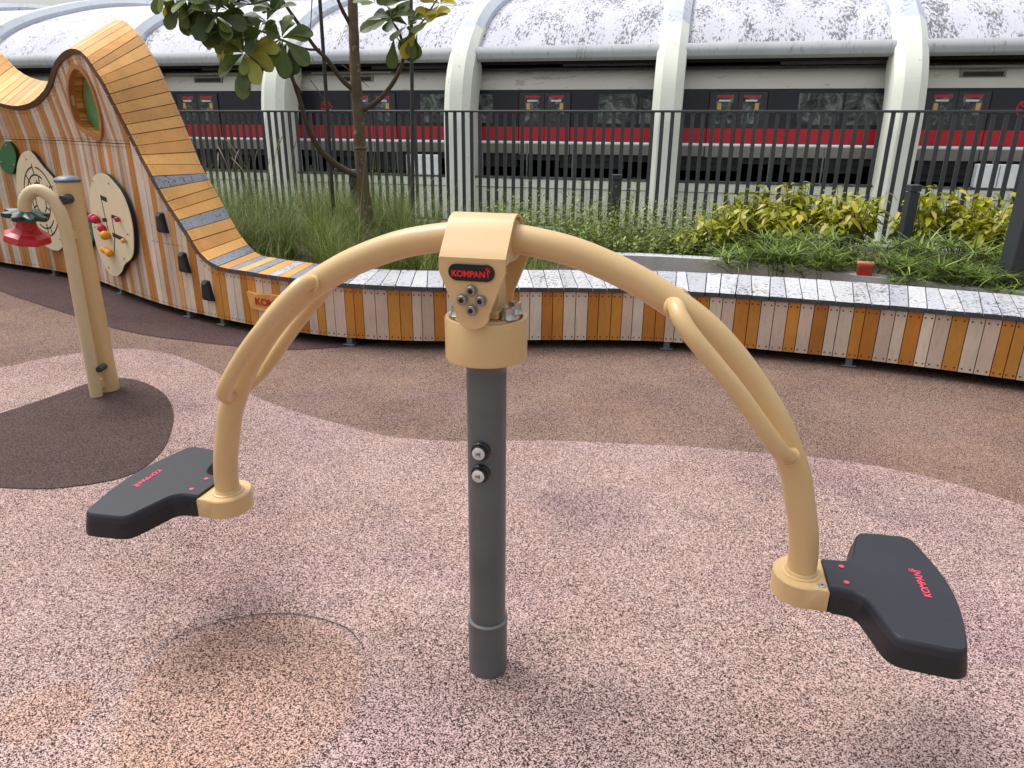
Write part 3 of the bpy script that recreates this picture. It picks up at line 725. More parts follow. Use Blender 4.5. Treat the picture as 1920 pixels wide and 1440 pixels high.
# side gussets holding the tube
for x in (-.0715, .0655):
    gs = [(-.106, 1.20), (-.104, 1.222), (-.044, 1.284), (0, 1.298), (.044, 1.284), (.104, 1.222), (.106, 1.20), (.05, 1.205), (0, 1.200), (-.05, 1.205)]
    m.loft([[(x, y, z) for y, z in gs], [(x + .006, y, z) for y, z in gs]], 0, False)
hd = m.build('saddle', M_cream, ss)
for x, z in ((0, 1.149), (-.0215, 1.127), (.0215, 1.127), (0, 1.104)):
    mt = Matrix.Translation((x, -.115, z)) @ Matrix.Rotation(math.radians(90), 4, 'X')
    b_ = MB(); b_.lathe([(.0140, 0), (.0140, .0025), (.0112, .003), (.0112, .012), (.0100, .0132), (.0062, .0132)], 24, 0, True, mt)
    bo = b_.build('socket_bolt', M_bolt, hd)
    b_ = MB(); b_.lathe([(.0064, .0130), (.0062, .0136)], 6, 0, False, mt); b_.build('socket', M_hole, bo)
lp = []
for cx_, a0 in ((.0345, -90), (-.0345, 90)):
    lp += [(cx_ + .0195 * math.cos(math.radians(a0 + 15 * k)), 1.190 + .0195 * math.sin(math.radians(a0 + 15 * k))) for k in range(13)]
m = MB(); m.loft([[(x, -.115, z) for x, z in lp], [(x, -.1185, z) for x, z in lp], [(x * .985, -.1195, 1.190 + (z - 1.190) * .95) for x, z in lp]], 0, False)
pl = m.build('logo_plate', M_logo_bg, hd)
mw = Matrix(((1, 0, 0, -.0065), (0, 0, -1, -.1197), (0, 1, 0, 1.1860), (0, 0, 0, 1)))
text_mesh('KOMPAN', .0188, 'logo_lettering', M_red, pl, mw, .0003, .0006, 1.0)
ic = MB(); figure_icon(ic, Matrix(((1, 0, 0, .0385), (0, 0, -1, -.1197), (0, 1, 0, 1.1935), (0, 0, 0, 1))), .018, .0005); ic.build('figure_emblem', M_red, pl)
# arch tube
AR = [(.805, .452), (.805, .50), (.801, .55), (.791, .605), (.776, .664), (.757, .733), (.708, .838), (.658, .915), (.588, 1.003), (.510, 1.077), (.415, 1.139), (.322, 1.186), (.208, 1.227), (.09, 1.249), (0, 1.254)]
full = [(-x, 0, z) for x, z in AR] + [(x, 0, z) for x, z in AR[::-1][1:]]
m = MB(); m.tube(cr(full, 6), .0345, 28); m.build('arch_tube', M_cream, ss)
HP = [(.442, -.010, 1.118), (.450, -.060, 1.128), (.462, -.093, 1.112), (.492, -.112, 1.076), (.54, -.117, 1.025), (.59, -.117, .970), (.64, -.113, .908), (.682, -.105, .853), (.705, -.090, .822), (.722, -.055, .800), (.742, -.010, .780)]
for sx in (1, -1):
    for sy in (1, -1):
        m = MB(); m.tube(cr([(x * sx, y * sy, z) for x, y, z in HP], 6), .0195, 20)
        # weld beads
        m.tube([(.443 * sx, -.029 * sy, 1.119), (.445 * sx, -.034 * sy, 1.121), (.4475 * sx, -.040 * sy, 1.1225)], [.0215, .0240, .0205], 20)
        m.tube([(.736 * sx, -.028 * sy, .787), (.733 * sx, -.033 * sy, .789), (.730 * sx, -.039 * sy, .7915)], [.0215, .0240, .0205], 20)
        m.build('handle', M_cream, ss)
SO = [(.862, .067), (.905, .070), (.922, .078), (.934, .096), (.948, .148), (.959, .190), (.968, .212), (.988, .225), (1.034, .230), (1.082, .233), (1.103, .226), (1.116, .206), (1.133, .13), (1.144, .06)]
SO = SO + [(1.1475, 0)] + [(x, -y) for x, y in SO[::-1]]
SOd = cr(SO, 3)                                    # open: neck end stays straight
def inset(P, k):
    out = []
    n_ = len(P)
    for i in range(n_):
        a, b = Vector(P[i - 1]), Vector(P[(i + 1) % n_]); d = (b - a).normalized(); nn_ = Vector((-d.y, d.x))
        x_ = P[i][0] + nn_.x * k; y_ = P[i][1] + nn_.y * k
        if P is SOd and P[i][0] < .8625: x_ = P[i][0]; y_ = P[i][1] - math.copysign(k, P[i][1])
        out.append((x_, y_))
    return out
ar = sum(SOd[i][0] * SOd[(i + 1) % len(SOd)][1] - SOd[(i + 1) % len(SOd)][0] * SOd[i][1] for i in range(len(SOd)))
if ar < 0: SOd = SOd[::-1]
for sx in (1, -1):
    ro = Matrix.Rotation(0 if sx == 1 else math.pi, 4, 'Z')
    # clamp: D shaped block
    cl = [(.862, -.070), (.835, -.0715)] + [(.806 + .066 * math.cos(math.radians(-90 - 7.5 * k)), .0725 * math.sin(math.radians(-90 - 7.5 * k))) for k in range(25)] + [(.835, .0715), (.862, .070)]
    cl = cl[::-1]
    m = MB()
    a2 = sum(cl[i][0] * cl[(i + 1) % len(cl)][1] - cl[(i + 1) % len(cl)][0] * cl[i][1] for i in range(len(cl)))
    if a2 < 0: cl = cl[::-1]
    m.loft([[(x, y, .412) for x, y in inset(cl, .002)], [(x, y, .414) for x, y in cl], [(x, y, .466) for x, y in cl], [(x, y, .4695) for x, y in inset(cl, .003)]], 0, True, True, ro)
    m.lathe([(.046, .4695), (.046, .4715), (.0435, .473), (.036, .473)], 32, 0, True, ro @ Matrix.Translation((.805, 0, 0)))
    m.lathe([(.0385, .473), (.0375, .477), (.0345, .480)], 32, 0, True, ro @ Matrix.Translation((.805, 0, 0)))
    cmp_ = m.build('clamp', M_cream, ss)
    b_ = MB(); b_.lathe([(.0085, .4695), (.0085, .4715), (.0075, .472)], 20, 0, True, ro @ Matrix.Translation((.847, -.050, 0)))
    b_.lathe([(.0032, .4721), (.0030, .4724)], 10, 1, True, ro @ Matrix.Translation((.847, -.050, 0))); b_.build('screw', [M_steel, M_hole], cmp_)
    m = MB()
    lo = lambda k, z: [(x, y, z) for x, y in inset(SOd, k)]
    m.loft([lo(.004, .408), lo(-.006, .412), lo(-.004, .430), lo(.002, .455)], 1, False, True, ro)
    m.loft([lo(.002, .4551), lo(.004, .4690), lo(.0050, .4715), lo(.0080, .4765), lo(.0095, .4778)], 0, True, False, ro)
    L5 = lo(.0095, .4778); nn5 = len(L5); m.add([ro @ Vector(p) for p in L5], [((i, i + 1, nn5 - 2 - i, nn5 - 1 - i) if i + 1 < nn5 - 2 - i else (i, i + 1, nn5 - 1 - i)) for i in range(nn5 // 2)], 0, False)
    seat = m.build('seat', [M_blacktop, M_black], ss)
    # pink screw plugs, one mesh each
    for y in (.034, -.034):
        b_ = MB(); b_.lathe([(.0066, .4781), (.0066, .4792), (.0054, .4796)], 18, 0, True, ro @ Matrix.Translation((.903, y, 0))); b_.build('plug', M_pinkplug, seat)
    mw = ro @ Matrix.Translation((1.078, .003, .4786)) @ Matrix.Rotation(math.radians(90), 4, 'Z')
    text_mesh('KOMPAN', .0235, 'seat_lettering', M_pinkplug, seat, mw, .0004, .0004, 1.05, .12)
    ic = MB(); figure_icon(ic, mw @ Matrix.Translation((.056, .006, 0)), .022, .0004); ic.build('figure_emblem', M_pinkplug, seat)

# ------------------------------------------------------------------ flower talk tube on its post (left)
TP = Vector((-2.425, 3.957, .008))
tt = empty('flower_talk_tube', 'cream post with a bent cream tube ending in a red and green flower horn', 'play post', TP)
m = MB(); m.lathe([(.060, 0), (.060, 1.195)], 36, 0, True, Matrix.Translation((.012, .02, 0))); m.build('post', M_cream, tt)
m = MB(); m.lathe([(.0645, 1.195), (.0655, 1.200), (.0655, 1.207), (.055, 1.219), (.030, 1.227), (.008, 1.229)], 36, 0, True, Matrix.Translation((.012, .02, 0))); m.build('post_cap', M_capblue, tt)
tb = [(.004, -.095, 0), (.012, -.095, .4), (.022, -.095, .85), (.022, -.098, .98), (.012, -.102, 1.06), (-.016, -.104, 1.122), (-.062, -.106, 1.158), (-.110, -.108, 1.152), (-.146, -.110, 1.118), (-.160, -.112, 1.08), (-.162, -.112, 1.045)]
m = MB(); m.tube(cr(tb, 8), .0325, 26); m.build('bent_tube', M_creamlite, tt)
for z, r_ in ((1.112, .026), (.165, .018)):
    x0 = .036 if z > 1 else .052
    b_ = MB(); mt = Matrix.Translation((x0, -.052 if z > 1 else -.062, z)) @ Matrix.Rotation(math.radians(90), 4, 'X') 
    b_.lathe([(r_, -.02), (r_, .040), (r_ * .8, .046), (r_ * .3, .047)], 18, 0, True, mt); b_.build('clamp_knob', M_knob, tt)
m = MB(); m.box(.0, .03, -.08, -.03, .04, .09); m.build('bracket', M_cream, tt)
m = MB(); m.box(.01, .04, -.08, -.03, .90, .94); m.build('bracket', M_cream, tt)
FM = Matrix.Translation((-.162, -.112, 1.052)) @ Matrix.Rotation(math.radians(13), 4, 'Y') @ Matrix.Rotation(math.radians(6), 4, 'X')
m = MB(); nP = 64; pet = lambda k, z, s_: [((.092 + .020 * math.cos(8 * 2 * math.pi * i / nP)) * k * math.cos(2 * math.pi * i / nP), (.092 + .020 * math.cos(8 * 2 * math.pi * i / nP)) * k * math.sin(2 * math.pi * i / nP), z) for i in range(nP)]
m.loft([pet(.45, -.030, 0), pet(.94, -.032, 0), pet(1.0, -.027, 0), pet(1.0, -.014, 0), pet(.96, -.008, 0), pet(.5, .004, 0), pet(.38, .006, 0)], 0, True, True, FM); m.build('petal_collar', M_flower, tt)
m = MB(); oct_ = lambda r_, z: [(r_ * math.cos(math.pi * k / 4 + .2), r_ * math.sin(math.pi * k / 4 + .2), z) for k in range(8)]
rnd_ = lambda r_, z: [(r_ * math.cos(math.pi * k / 4 + .2), r_ * math.sin(math.pi * k / 4 + .2), z) for k in range(8)]
m.loft([oct_(.050, -.028), oct_(.048, -.060), oct_(.056, -.088), oct_(.080, -.110), oct_(.108, -.124), oct_(.118, -.148), oct_(.110, -.160), oct_(.09, -.146), oct_(.045, -.085)], 0, False, True, FM)
m.build('horn', M_horn, tt)

# ------------------------------------------------------------------ planter: soil, kerb
sheet('soil_bed', [(-6.8, 8.8), (-5.4, 8.35), (-4.2, 7.6), (-3.2, 6.8), (-2.2, 6.1), (-1.4, 5.62), (-.5, 5.56), (.4, 5.62), (.9, 6.60), (1.85, 6.38), (2.5, 5.95), (3.3, 5.40), (3.9, 5.05), (6.0, 4.0), (7.5, 4.0), (fp(8.5, -.1).x, fp(8.5, -.1).y), (fp(-12, -.1).x, fp(-12, -.1).y)], .30, M_soil, False)
ke = MB(); KP = cr([(.55, 6.58), (1.2, 6.50), (1.85, 6.30), (2.5, 5.86), (3.3, 5.30), (3.9, 4.95), (6.0, 3.9)], 8)
for i in range(len(KP) - 1):
    p, q = Vector((*KP[i], 0)), Vector((*KP[i + 1], 0)); d = (q - p).normalized(); n_ = Vector((-d.y, d.x, 0)) * .16
    vs = [p, q, q + n_, p + n_]; up = Vector((0, 0, .40))
    ke.add(vs + [v + up for v in vs], [(4, 5, 6, 7), (0, 1, 5, 4), (2, 3, 7, 6), (3, 0, 4, 7), (1, 2, 6, 5)] if i in (0, len(KP) - 2) else [(4, 5, 6, 7), (0, 1, 5, 4), (2, 3, 7, 6)])
tag(ke.build('planter_kerb', M_conc), 'low pale concrete kerb behind the grey topped bench', 'kerb')

# ------------------------------------------------------------------ railing
rl = empty('railing', 'charcoal metal railing of thin upright bars in front of the train', 'railing', tuple(F0), -TF)
m = MB(); m.bbox(-14, 12, -.025, .025, 1.665, 1.69, .003); m.build('top_rail', M_fence, rl)
m = MB(); m.bbox(-14, 12, -.02, .02, .345, .37, .003); m.build('bottom_rail', M_fence, rl)
m = MB(); m.bbox(-.0205, .0205, -.012, .012, .37, 1.665, .002)
b0 = None
B0 = -8.55
for i in range(100):
    if b0 is None: b0 = m.build('bar', M_fence, rl); o = b0
    else: o = b0.copy(); COL.objects.link(o); o.parent = rl
    o.location = (B0 + .111 * i, 0, 0); o.rotation_euler = (0, 0, 0)
ex = MB()
for x in [B0 - .111 * k for k in range(1, 45)] + [B0 + .111 * (100 + k) for k in range(70)]: ex.box(x - .0205, x + .0205, -.012, .012, .37, 1.665)
o = ex.build('end_bars', M_fence, rl); o['kind'] = 'stuff'
m = MB(); m.box(-14, 12, -.12, .14, -.0, .335); m.box(-14, 12, .10, .20, -3, -.0); 
o = m.build('plinth', M_conc); o.location = F0; o.rotation_euler = (0, 0, -TF); tag(o, 'concrete upstand carrying the charcoal railing', 'plinth wall'); o.name = 'plinth_wall'

# ------------------------------------------------------------------ bollards and big post
def bollard(name, x, y, z0, z1, wd, label, rot=0):
    e_ = empty(name, label, 'post', (x, y, z0), rot, 'charcoal square posts in the planting bed')
    m = MB(); m.bbox(-wd / 2, wd / 2, -wd / 2, wd / 2, 0, z1 - z0 - .06, .004); m.build('shaft', M_bollard, e_)
    m = MB(); m.bbox(-wd / 2 - .004, wd / 2 + .004, -wd / 2 - .004, wd / 2 + .004, z1 - z0 - .055, z1 - z0, .004); m.build('cap', M_bollard, e_)
bollard('square_post', 1.17, 8.35, .3, 1.005, .10, 'charcoal square post between the weeds and the yellow shrubs')
bollard('square_post', 3.44, 6.32, .3, 1.06, .085, 'charcoal square post standing among the yellow green shrubs')
bollard('square_post', -1.98, 9.2, .3, .99, .125, 'charcoal square post standing just behind the tree trunk')
bollard('square_post', 3.74, 5.28, .0, 1.75, .15, 'tall wide charcoal post at the right end of the bench')

# ------------------------------------------------------------------ railway: local frame u (along), n (away)
TH = math.radians(13.6)
TU = Vector((math.cos(TH), -math.sin(TH), 0)); TN = Vector((math.sin(TH), math.cos(TH), 0))
def tp(s_, d, z=0): return TU * s_ + TN * d + Vector((0, 0, z))

def stained(name, base, dirt, sc=(1, 1, 1), s1=2.5, s2=14, at=.60, amt=.9, side=0.0, rough=.7):
    m, t, b = nodes(name)
    v = coords(t, sc)
    n1 = N(t, 'ShaderNodeTexNoise', Scale=s1, Detail=4.0, Roughness=.6); t.links.new(v, n1.inputs['Vector'])
    n2 = N(t, 'ShaderNodeTexNoise', Scale=float(s2), Detail=5.0, Roughness=.7, Distortion=.3); t.links.new(v, n2.inputs['Vector'])
    a = t.nodes.new('ShaderNodeMath'); a.operation = 'MULTIPLY_ADD'; a.inputs[1].default_value = .55
    t.links.new(n1.outputs['Fac'], a.inputs[0]); t.links.new(n2.outputs['Fac'], a.inputs[2])
    src = a.outputs[0]
    if side:
        sp2 = t.nodes.new('ShaderNodeSeparateXYZ'); tc = t.nodes.new('ShaderNodeTexCoord'); t.links.new(tc.outputs['Object'], sp2.inputs[0])
        mr = t.nodes.new('ShaderNodeMapRange'); mr.inputs[1].default_value = -20; mr.inputs[2].default_value = 10; mr.inputs[3].default_value = -side; mr.inputs[4].default_value = side
        t.links.new(sp2.outputs['X'], mr.inputs[0])
        a2 = t.nodes.new('ShaderNodeMath'); a2.operation = 'ADD'; t.links.new(src, a2.inputs[0]); t.links.new(mr.outputs[0], a2.inputs[1]); src = a2.outputs[0]
    f = ramp(t, [(at + .20, (0, 0, 0)), (at + .27, (amt,) * 3)], src)
    n3 = N(t, 'ShaderNodeTexNoise', Scale=.5, Detail=4.0); t.links.new(v, n3.inputs['Vector'])
    bs = ramp(t, [(.3, tuple(x * .86 for x in s2l(base))), (.7, s2l(base))], n3.outputs['Fac'])
    t.links.new(mixc(t, f.outputs[0], bs.outputs[0], s2l(dirt)), b.inputs['Base Color'])
    b.inputs['Roughness'].default_value = rough; b.inputs['Specular IOR Level'].default_value = .3
    return m
M_shell = stained('roof_shell_mildew', (204, 204, 214), (66, 66, 68), (2.4, .8, .8), .8, 7.5, .615, .8, .045)
M_rib = stained('rib_paint', (238, 240, 228), (120, 122, 106), (1, 1, .5), 1.2, 9, .76, .7, .02)
M_ribband = stained('rib_band_paint', (205, 212, 222), (110, 112, 112), (1, 1, .5), 1.2, 9, .68, .6, .0)
M_gutter = stained('gutter_grey', (186, 188, 192), (110, 108, 104), (2, 1, .4), 1.5, 9, .66, .5)
M_para = stained('parapet_paint', (226, 228, 214), (150, 150, 138), (.6, 1, 2), 1.2, 5, .72, .5)
M_paratop = stained('parapet_dirty_top', (120, 120, 116), (50, 50, 48), (1, 1, 1), 1.5, 8, .5, .8)
M_soffit = plain('soffit_maroon_dark', (34, 24, 24), .9, var=.2)
M_inner = plain('shed_interior', (24, 23, 24), .95, var=.3, nscale=1)
M_metal = plain('cable_tray', (74, 76, 76), .6, var=.3)
M_trroof = stained('train_roof', (252, 248, 240), (200, 160, 138), (.4, 1, 1.5), 1.0, 4, .68, .5)
M_trband = plain('train_band_black', (52, 52, 62), .22, var=.1, nscale=.5)
M_trdoor = plain('train_door_black', (66, 64, 72), .3, var=.1)
M_trred = plain('train_red', (208, 40, 52), .35, var=.08, nscale=.6)
M_trskirt = plain('train_skirt_grey', (146, 142, 132), .5, var=.15, nscale=.8)
M_under = plain('train_underframe', (50, 50, 50), .7, var=.3, nscale=2)
M_track = plain('track_dark', (14, 14, 15), .95)
M_white = plain('white_enamel', (236, 238, 240), .4)
M_yellow = plain('yellow_sticker', (232, 180, 96), .5)
M_redst = plain('red_sticker', (206, 44, 60), .5)
def winmat():
    m, t, b = nodes('train_window_glass')
    v = coords(t, (1, 1, 1))
    n = N(t, 'ShaderNodeTexNoise', Scale=2.2, Detail=5.0, Roughness=.7, Distortion=1.5); t.links.new(v, n.inputs['Vector'])
    r = ramp(t, [(.35, s2l((36, 42, 44))), (.5, s2l((84, 92, 90))), (.68, s2l((150, 160, 156)))], n.outputs['Fac'])
    t.links.new(r.outputs[0], b.inputs['Base Color']); b.inputs['Roughness'].default_value = .12
    return m
M_win = winmat()

st_ = empty('station_shelter', 'long white barrel roofed rail station with curved ribs and mildew stained roof', 'station building', tuple(tp(0, 20)), -TH)
# in local coordinates: x along, y = n - 20
RP = [(0.0, 1.2), (.02, 1.8), (.22, 2.7), (.62, 3.4), (1.2, 4.0), (2.1, 4.62), (3.3, 5.15), (5.0, 5.68), (6.6, 6.08), (8.6, 6.42), (11, 6.6), (14, 6.6)]
rp = cr(RP, 8)
def rnorm(i, P):
    a, b = P[max(i - 1, 0)], P[min(i + 1, len(P) - 1)]; d = Vector((b[0] - a[0], b[1] - a[1])).normalized(); return Vector((-d.y, d.x))
for i in range(-6, 4):
    cx_ = -.80 + 5.72 * i
    m = MB(); hw = .38
    below = [(0.05, -3.0), (0.05, -.5), (.02, .4)]
    P = below + rp; loops = []
    for k, (y, z) in enumerate(P):
        n_ = rnorm(k, P)
        dep = .95 if z < 3.4 else max(.40, .95 - (z - 3.4) * .7)
        chx = .20
        loops.append([(cx_ - hw, y - n_.x * .16, z - n_.y * .16), (cx_ - hw + chx, y, z), (cx_ + hw - chx, y, z), (cx_ + hw, y - n_.x * .16, z - n_.y * .16), (cx_ + hw, y - n_.x * dep, z - n_.y * dep), (cx_ - hw, y - n_.x * dep, z - n_.y * dep)])
    loops = [l_[::-1] for l_ in loops]
    m.loft([l_ for l_ in loops], 0, False)
    for q in range(len(m.f)):
        if sum(m.v[ix][2] for ix in m.f[q]) / len(m.f[q]) > 4.15: m.mi[q] = 1
    m.build('rib', [M_rib, M_ribband], st_)
m = MB(); SP = [p for p in rp if p[1] > 3.55]
x0, x1 = -34, 17; nx = 52
SP2 = []
for k, (y, z) in enumerate(SP):
    n_ = rnorm(k, SP); SP2.append((y - n_.x * .30, z - n_.y * .30))
vs = []; fs = []
for k in range(nx + 1):
    for y, z in SP2: vs.append((x0 + (x1 - x0) * k / nx, y, z))
L_ = len(SP2)
for k in range(nx):
    for q in range(L_ - 1): fs.append((k * L_ + q, (k + 1) * L_ + q, (k + 1) * L_ + q + 1, k * L_ + q + 1))
m.add(vs, fs, 0, True); m.build('roof_shell', M_shell, st_)
m = MB(); gz0 = SP2[0]
gl = [(.90, 3.56), (.83, 3.46), (.81, 3.38), (.84, 3.28), (.93, 3.23), (1.1, 3.22), (1.25, 3.30), (1.25, 3.6), (gz0[0] + .12, gz0[1] + .03), (.98, 3.60)]
m.loft([[(x0, y, z) for y, z in gl][::-1], [(x1, y, z) for y, z in gl][::-1]], 0, True); m.build('gutter', M_gutter, st_)
m = MB(); m.box(x0, x1, 1.16, 15, 3.32, 3.36); m.box(x0, x1, 13.6, 13.9, -3, 6.6); m.build('soffit', M_soffit, st_)
m = MB(); m.box(x0, x1, 1.3, 1.36, 3.16, 3.30, 0); 
m.build('fascia_beam', M_soffit, st_)
m = MB()
for k in range(9): m.box(x0 + k * 5.8 + 1.2, x0 + k * 5.8 + 4.6, 1.5, 1.6, 3.10 + .02 * (k % 2), 3.17)
m.box(x0, x1, 1.7, 1.74, 3.04, 3.07); m.build('cable_tray', M_metal, st_)
# parapet / viaduct edge
m = MB(); m.box(x0, x1, .66, .95, -3, -.15, 0); m.box(x0, x1, .62, .95, -.13, .10, 0); m.box(x0, x1, .605, .97, .103, .155, 1)
m.build('parapet', [M_para, M_paratop], st_)
m = MB(); m.box(x0, x1, .97, 13.5, -3, -.05); m.build('track_bed', M_track, st_)

hr = empty('pipe_handrail', 'white pipe handrail with thin grey posts below the red stripe of the train', 'handrail', tuple(tp(0, 20.96, .155)), -TH)
m = MB(); m.tube([(-24, 0, .93), (14, 0, .93)], .040, 10); m.build('rail', M_white, hr)
m = MB(); m.tube([(0, 0, 0), (0, 0, .90)], .022, 8); pb = None
for k in range(28):
    if pb is None: pb = m.build('post', M_ring, hr); o = pb
    else: o = pb.copy(); COL.objects.link(o); o.parent = hr
    o.location = (-23.3 + 1.33 * k, 0, 0)
for s_, label in ((-7.75, 'white metal cabinet on the parapet behind the tree trunk'), (7.35, 'white metal cabinet on the parapet at the right edge')):
    e_ = empty('cabinet', label, 'cabinet', tuple(tp(s_, 20.72, .16)), -TH, 'white cabinets on the parapet')
    m = MB(); m.bbox(-.5, .5, -.12, .12, 0, .56, .01); m.build('case', M_white, e_)
    m = MB(); m.box(-.01, .01, -.125, -.121, .02, .54); m.build('door_gap', M_ring, e_)

# ------------------------------------------------------------------ train
def car(center, label, ends=(-1, 1)):
    e_ = empty('train_car', label, 'train', tuple(tp(center * .939, 21.6, -.05)), -TH, 'coupled cars of the train')
    e_.scale = (.939, .939, 1)
    Z = lambda z: 1.5 + (z - 1.5) * .939 + .05
    L = 11.35
    # cross-section (y towards far side), side wall slightly rounded at roof
    sec = [(0.02, Z(1.10)), (0.0, Z(1.51)), (0.0, Z(2.58))]
    rf = [(0.0, Z(2.582)), (.015, Z(2.64)), (.03, Z(2.80)), (.10, Z(2.98)), (.26, Z(3.12)), (.6, Z(3.25)), (1.5, Z(3.30)), (2.4, Z(3.25)), (2.9, Z(3.0)), (3.0, Z(2.58))]
    m = MB()
    m.loft([[(-L + .25, y, z) for y, z in rf], [(-L, y, z) for y, z in rf], [(L, y, z) for y, z in rf], [(L - .0, y, z) for y, z in rf]][1:3], 0, True)
    m.build('roof', M_trroof, e_)
    m = MB(); m.box(-L, L, 0, 3.0, Z(1.512), Z(2.578)); bd = m.build('body', M_trband, e_)
    m = MB(); m.box(-L, L, -.004, 3.0, Z(1.10), Z(1.51)); m.build('red_stripe', M_trred, e_)
    m = MB(); m.box(-L, L, .0, 3.0, Z(.72), Z(1.098)); m.build('skirt', M_trskirt, e_)
    m = MB(); m.box(-L + .1, L - .1, .1, 2.9, Z(.52), Z(.715)); 
    for q in range(6): m.box(-L + 2.2 + q * 3.4, -L + 4.2 + q * 3.4, .15, 2.8, Z(.30), Z(.52))
    m.build('underframe', M_under, e_)
    for bx in (-L + 2.9, L - 2.9):
        m = MB(); m.box(bx - 1.3, bx + 1.3, .2, .35, Z(.12), Z(.42))
        for wx in (-1, 1): m.lathe([(.40, 0), (.42, .04), (.42, .12)], 20, 0, True, Matrix.Translation((bx + wx * 1.05, .5, Z(.32))) @ Matrix.Rotation(math.radians(90), 4, 'X'))
        m.build('bogie', M_under, e_)
    for dx in (-8.55, -2.85, 2.85, 8.55):
        m = MB(); m.bbox(dx - .80, dx + .80, -.028, -.005, Z(1.512), Z(2.50), .006)
        m.box(dx - .80, dx + .80, -.0262, -.0045, Z(1.10), Z(1.5115), 1); m.box(dx - .80, dx + .80, -.0262, -.001, Z(.70), Z(1.099), 2)
        m.box(dx - .008, dx + .008, -.031, -.029, Z(.72), Z(2.50), 3); m.box(dx - .82, dx - .80, -.031, -.006, Z(.72), Z(2.50), 3); m.box(dx + .80, dx + .82, -.031, -.006, Z(.72), Z(2.50), 3)
        d_ = m.build('door', [M_trdoor, M_trred, M_trskirt, M_track], e_)
        for wx in (-.37, .37):
            m = MB(); m.bbox(wx + dx - .24, wx + dx + .24, -.034, -.029, Z(1.64), Z(2.42), .002); wn = m.build('window', M_win, d_)
            m = MB(); m.box(wx + dx - .22, wx + dx + .22, -.0365, -.0345, Z(2.34), Z(2.41), 0)
            sx_ = -.2 if wx < 0 else .1
            m.box(wx + dx + sx_, wx + dx + sx_ + .11, -.0365, -.0345, Z(2.02), Z(2.20), 1); m.box(wx + dx - .17, wx + dx + .15, -.0365, -.0345, Z(2.24), Z(2.29), 2)
            m.build('sticker', [M_redst, M_yellow, M_white], d_)
    for c_ in (-5.7, 0, 5.7):
        for q in (-.62, .62):
            m = MB(); m.bbox(c_ + q - .58, c_ + q + .58, -.012, -.003, Z(1.62), Z(2.46), .004); m.build('window', M_win, e_)
    for lx in [k_ * (L - 1.15) for k_ in ends]:
        m = MB(); mt = Matrix.Translation((lx, -.003, Z(2.06))) @ Matrix.Rotation(math.radians(90), 4, 'X')
        # roundel of two curved bands
        for a0, a1, r_ in ((25, 200, .19), (205, 380, .19)):
            pts = arc(0, 0, r_, r_, a0, a1, 18)
            for i_ in range(18):
                w0 = .020 + .035 * math.sin(math.pi * i_ / 18); w1 = .020 + .035 * math.sin(math.pi * (i_ + 1) / 18)
                p, q = pts[i_], pts[i_ + 1]
                m.add([mt @ Vector((p[0] * (1 - w0 / r_), p[1] * (1 - w0 / r_), .006)), mt @ Vector((p[0] * (1 + .01 / r_), p[1] * (1 + .01 / r_), .006)), mt @ Vector((q[0] * (1 + .01 / r_), q[1] * (1 + .01 / r_), .006)), mt @ Vector((q[0] * (1 - w1 / r_), q[1] * (1 - w1 / r_), .006))], [(0, 1, 2, 3)])
        for zz in (-.05, .055):
            wv = [(-.16 + .02 * k, zz + .035 * math.sin(k * .42 + .4)) for k in range(17)]
            for i_ in range(16):
                (a_, b_), (c2, d2) = wv[i_], wv[i_ + 1]
                m.add([mt @ Vector((a_, b_ - .022, .006)), mt @ Vector((c2, d2 - .022, .006)), mt @ Vector((c2, d2 + .022, .006)), mt @ Vector((a_, b_ + .022, .006))], [(0, 1, 2, 3)])
        m.build('roundel', M_trred, e_)
    for vx in (-L + 2.3, L - 2.3):
        m = MB(); m.box(vx - .55, vx + .55, .02, .14, Z(2.84), Z(3.02), 0); m.box(vx - .48, vx + .48, .0, .02, Z(2.87), Z(2.98), 1)
        m.box(vx - 1.6, vx + 1.2, .0, .20, Z(3.08), Z(3.14), 0)
        m.build('roof_vent', [M_trskirt, M_under], e_)
    for gx in (-L - .3, L + .0):
        m = MB(); m.box(gx, gx + .30, .5, 2.5, Z(.8), Z(2.9)); m.build('gangway', M_track, e_)
car(-1.75, 'train car with black window band and red stripe behind the middle of the railing')
car(-25.35, 'train car at the left, seen past the slope of the wooden wave', (-1,))
car(21.85, 'train car entering at the far right beyond the last station rib')

# ------------------------------------------------------------------ plants
M_grass = leaf_mat('tall_grass_blades', (50, 70, 24), (122, 140, 60), (196, 190, 132), .55, .3)
M_weed = leaf_mat('weed_leaves', (62, 82, 32), (134, 152, 66), (186, 194, 106), .5, .3)
M_sedge = leaf_mat('sedge_leaves', (50, 78, 26), (138, 162, 66), (186, 198, 116), .4, .25)
M_shrub = leaf_mat('yellow_green_leaves', (96, 108, 22), (176, 178, 36), (204, 188, 92), .38, .35)
M_treeleaf = leaf_mat('broad_tree_leaves', (52, 70, 26), (112, 128, 50), (214, 190, 60), .5, .3)
M_stem = plain('green_stem', (96, 96, 48), .7)
M_seed = plain('dry_seed_head', (170, 160, 132), .9, lin=False)
M_bark = plain('bark', (100, 86, 68), .9, var=.3, nscale=9, spots=(150, 140, 116), spot_scale=14, spot_at=.6, bmp=.7)
M_twig = plain('twig_bark', (78, 68, 56), .85, var=.25, nscale=12, bmp=.4)
M_stake = plain('stake_dark', (62, 60, 58), .7, var=.15)

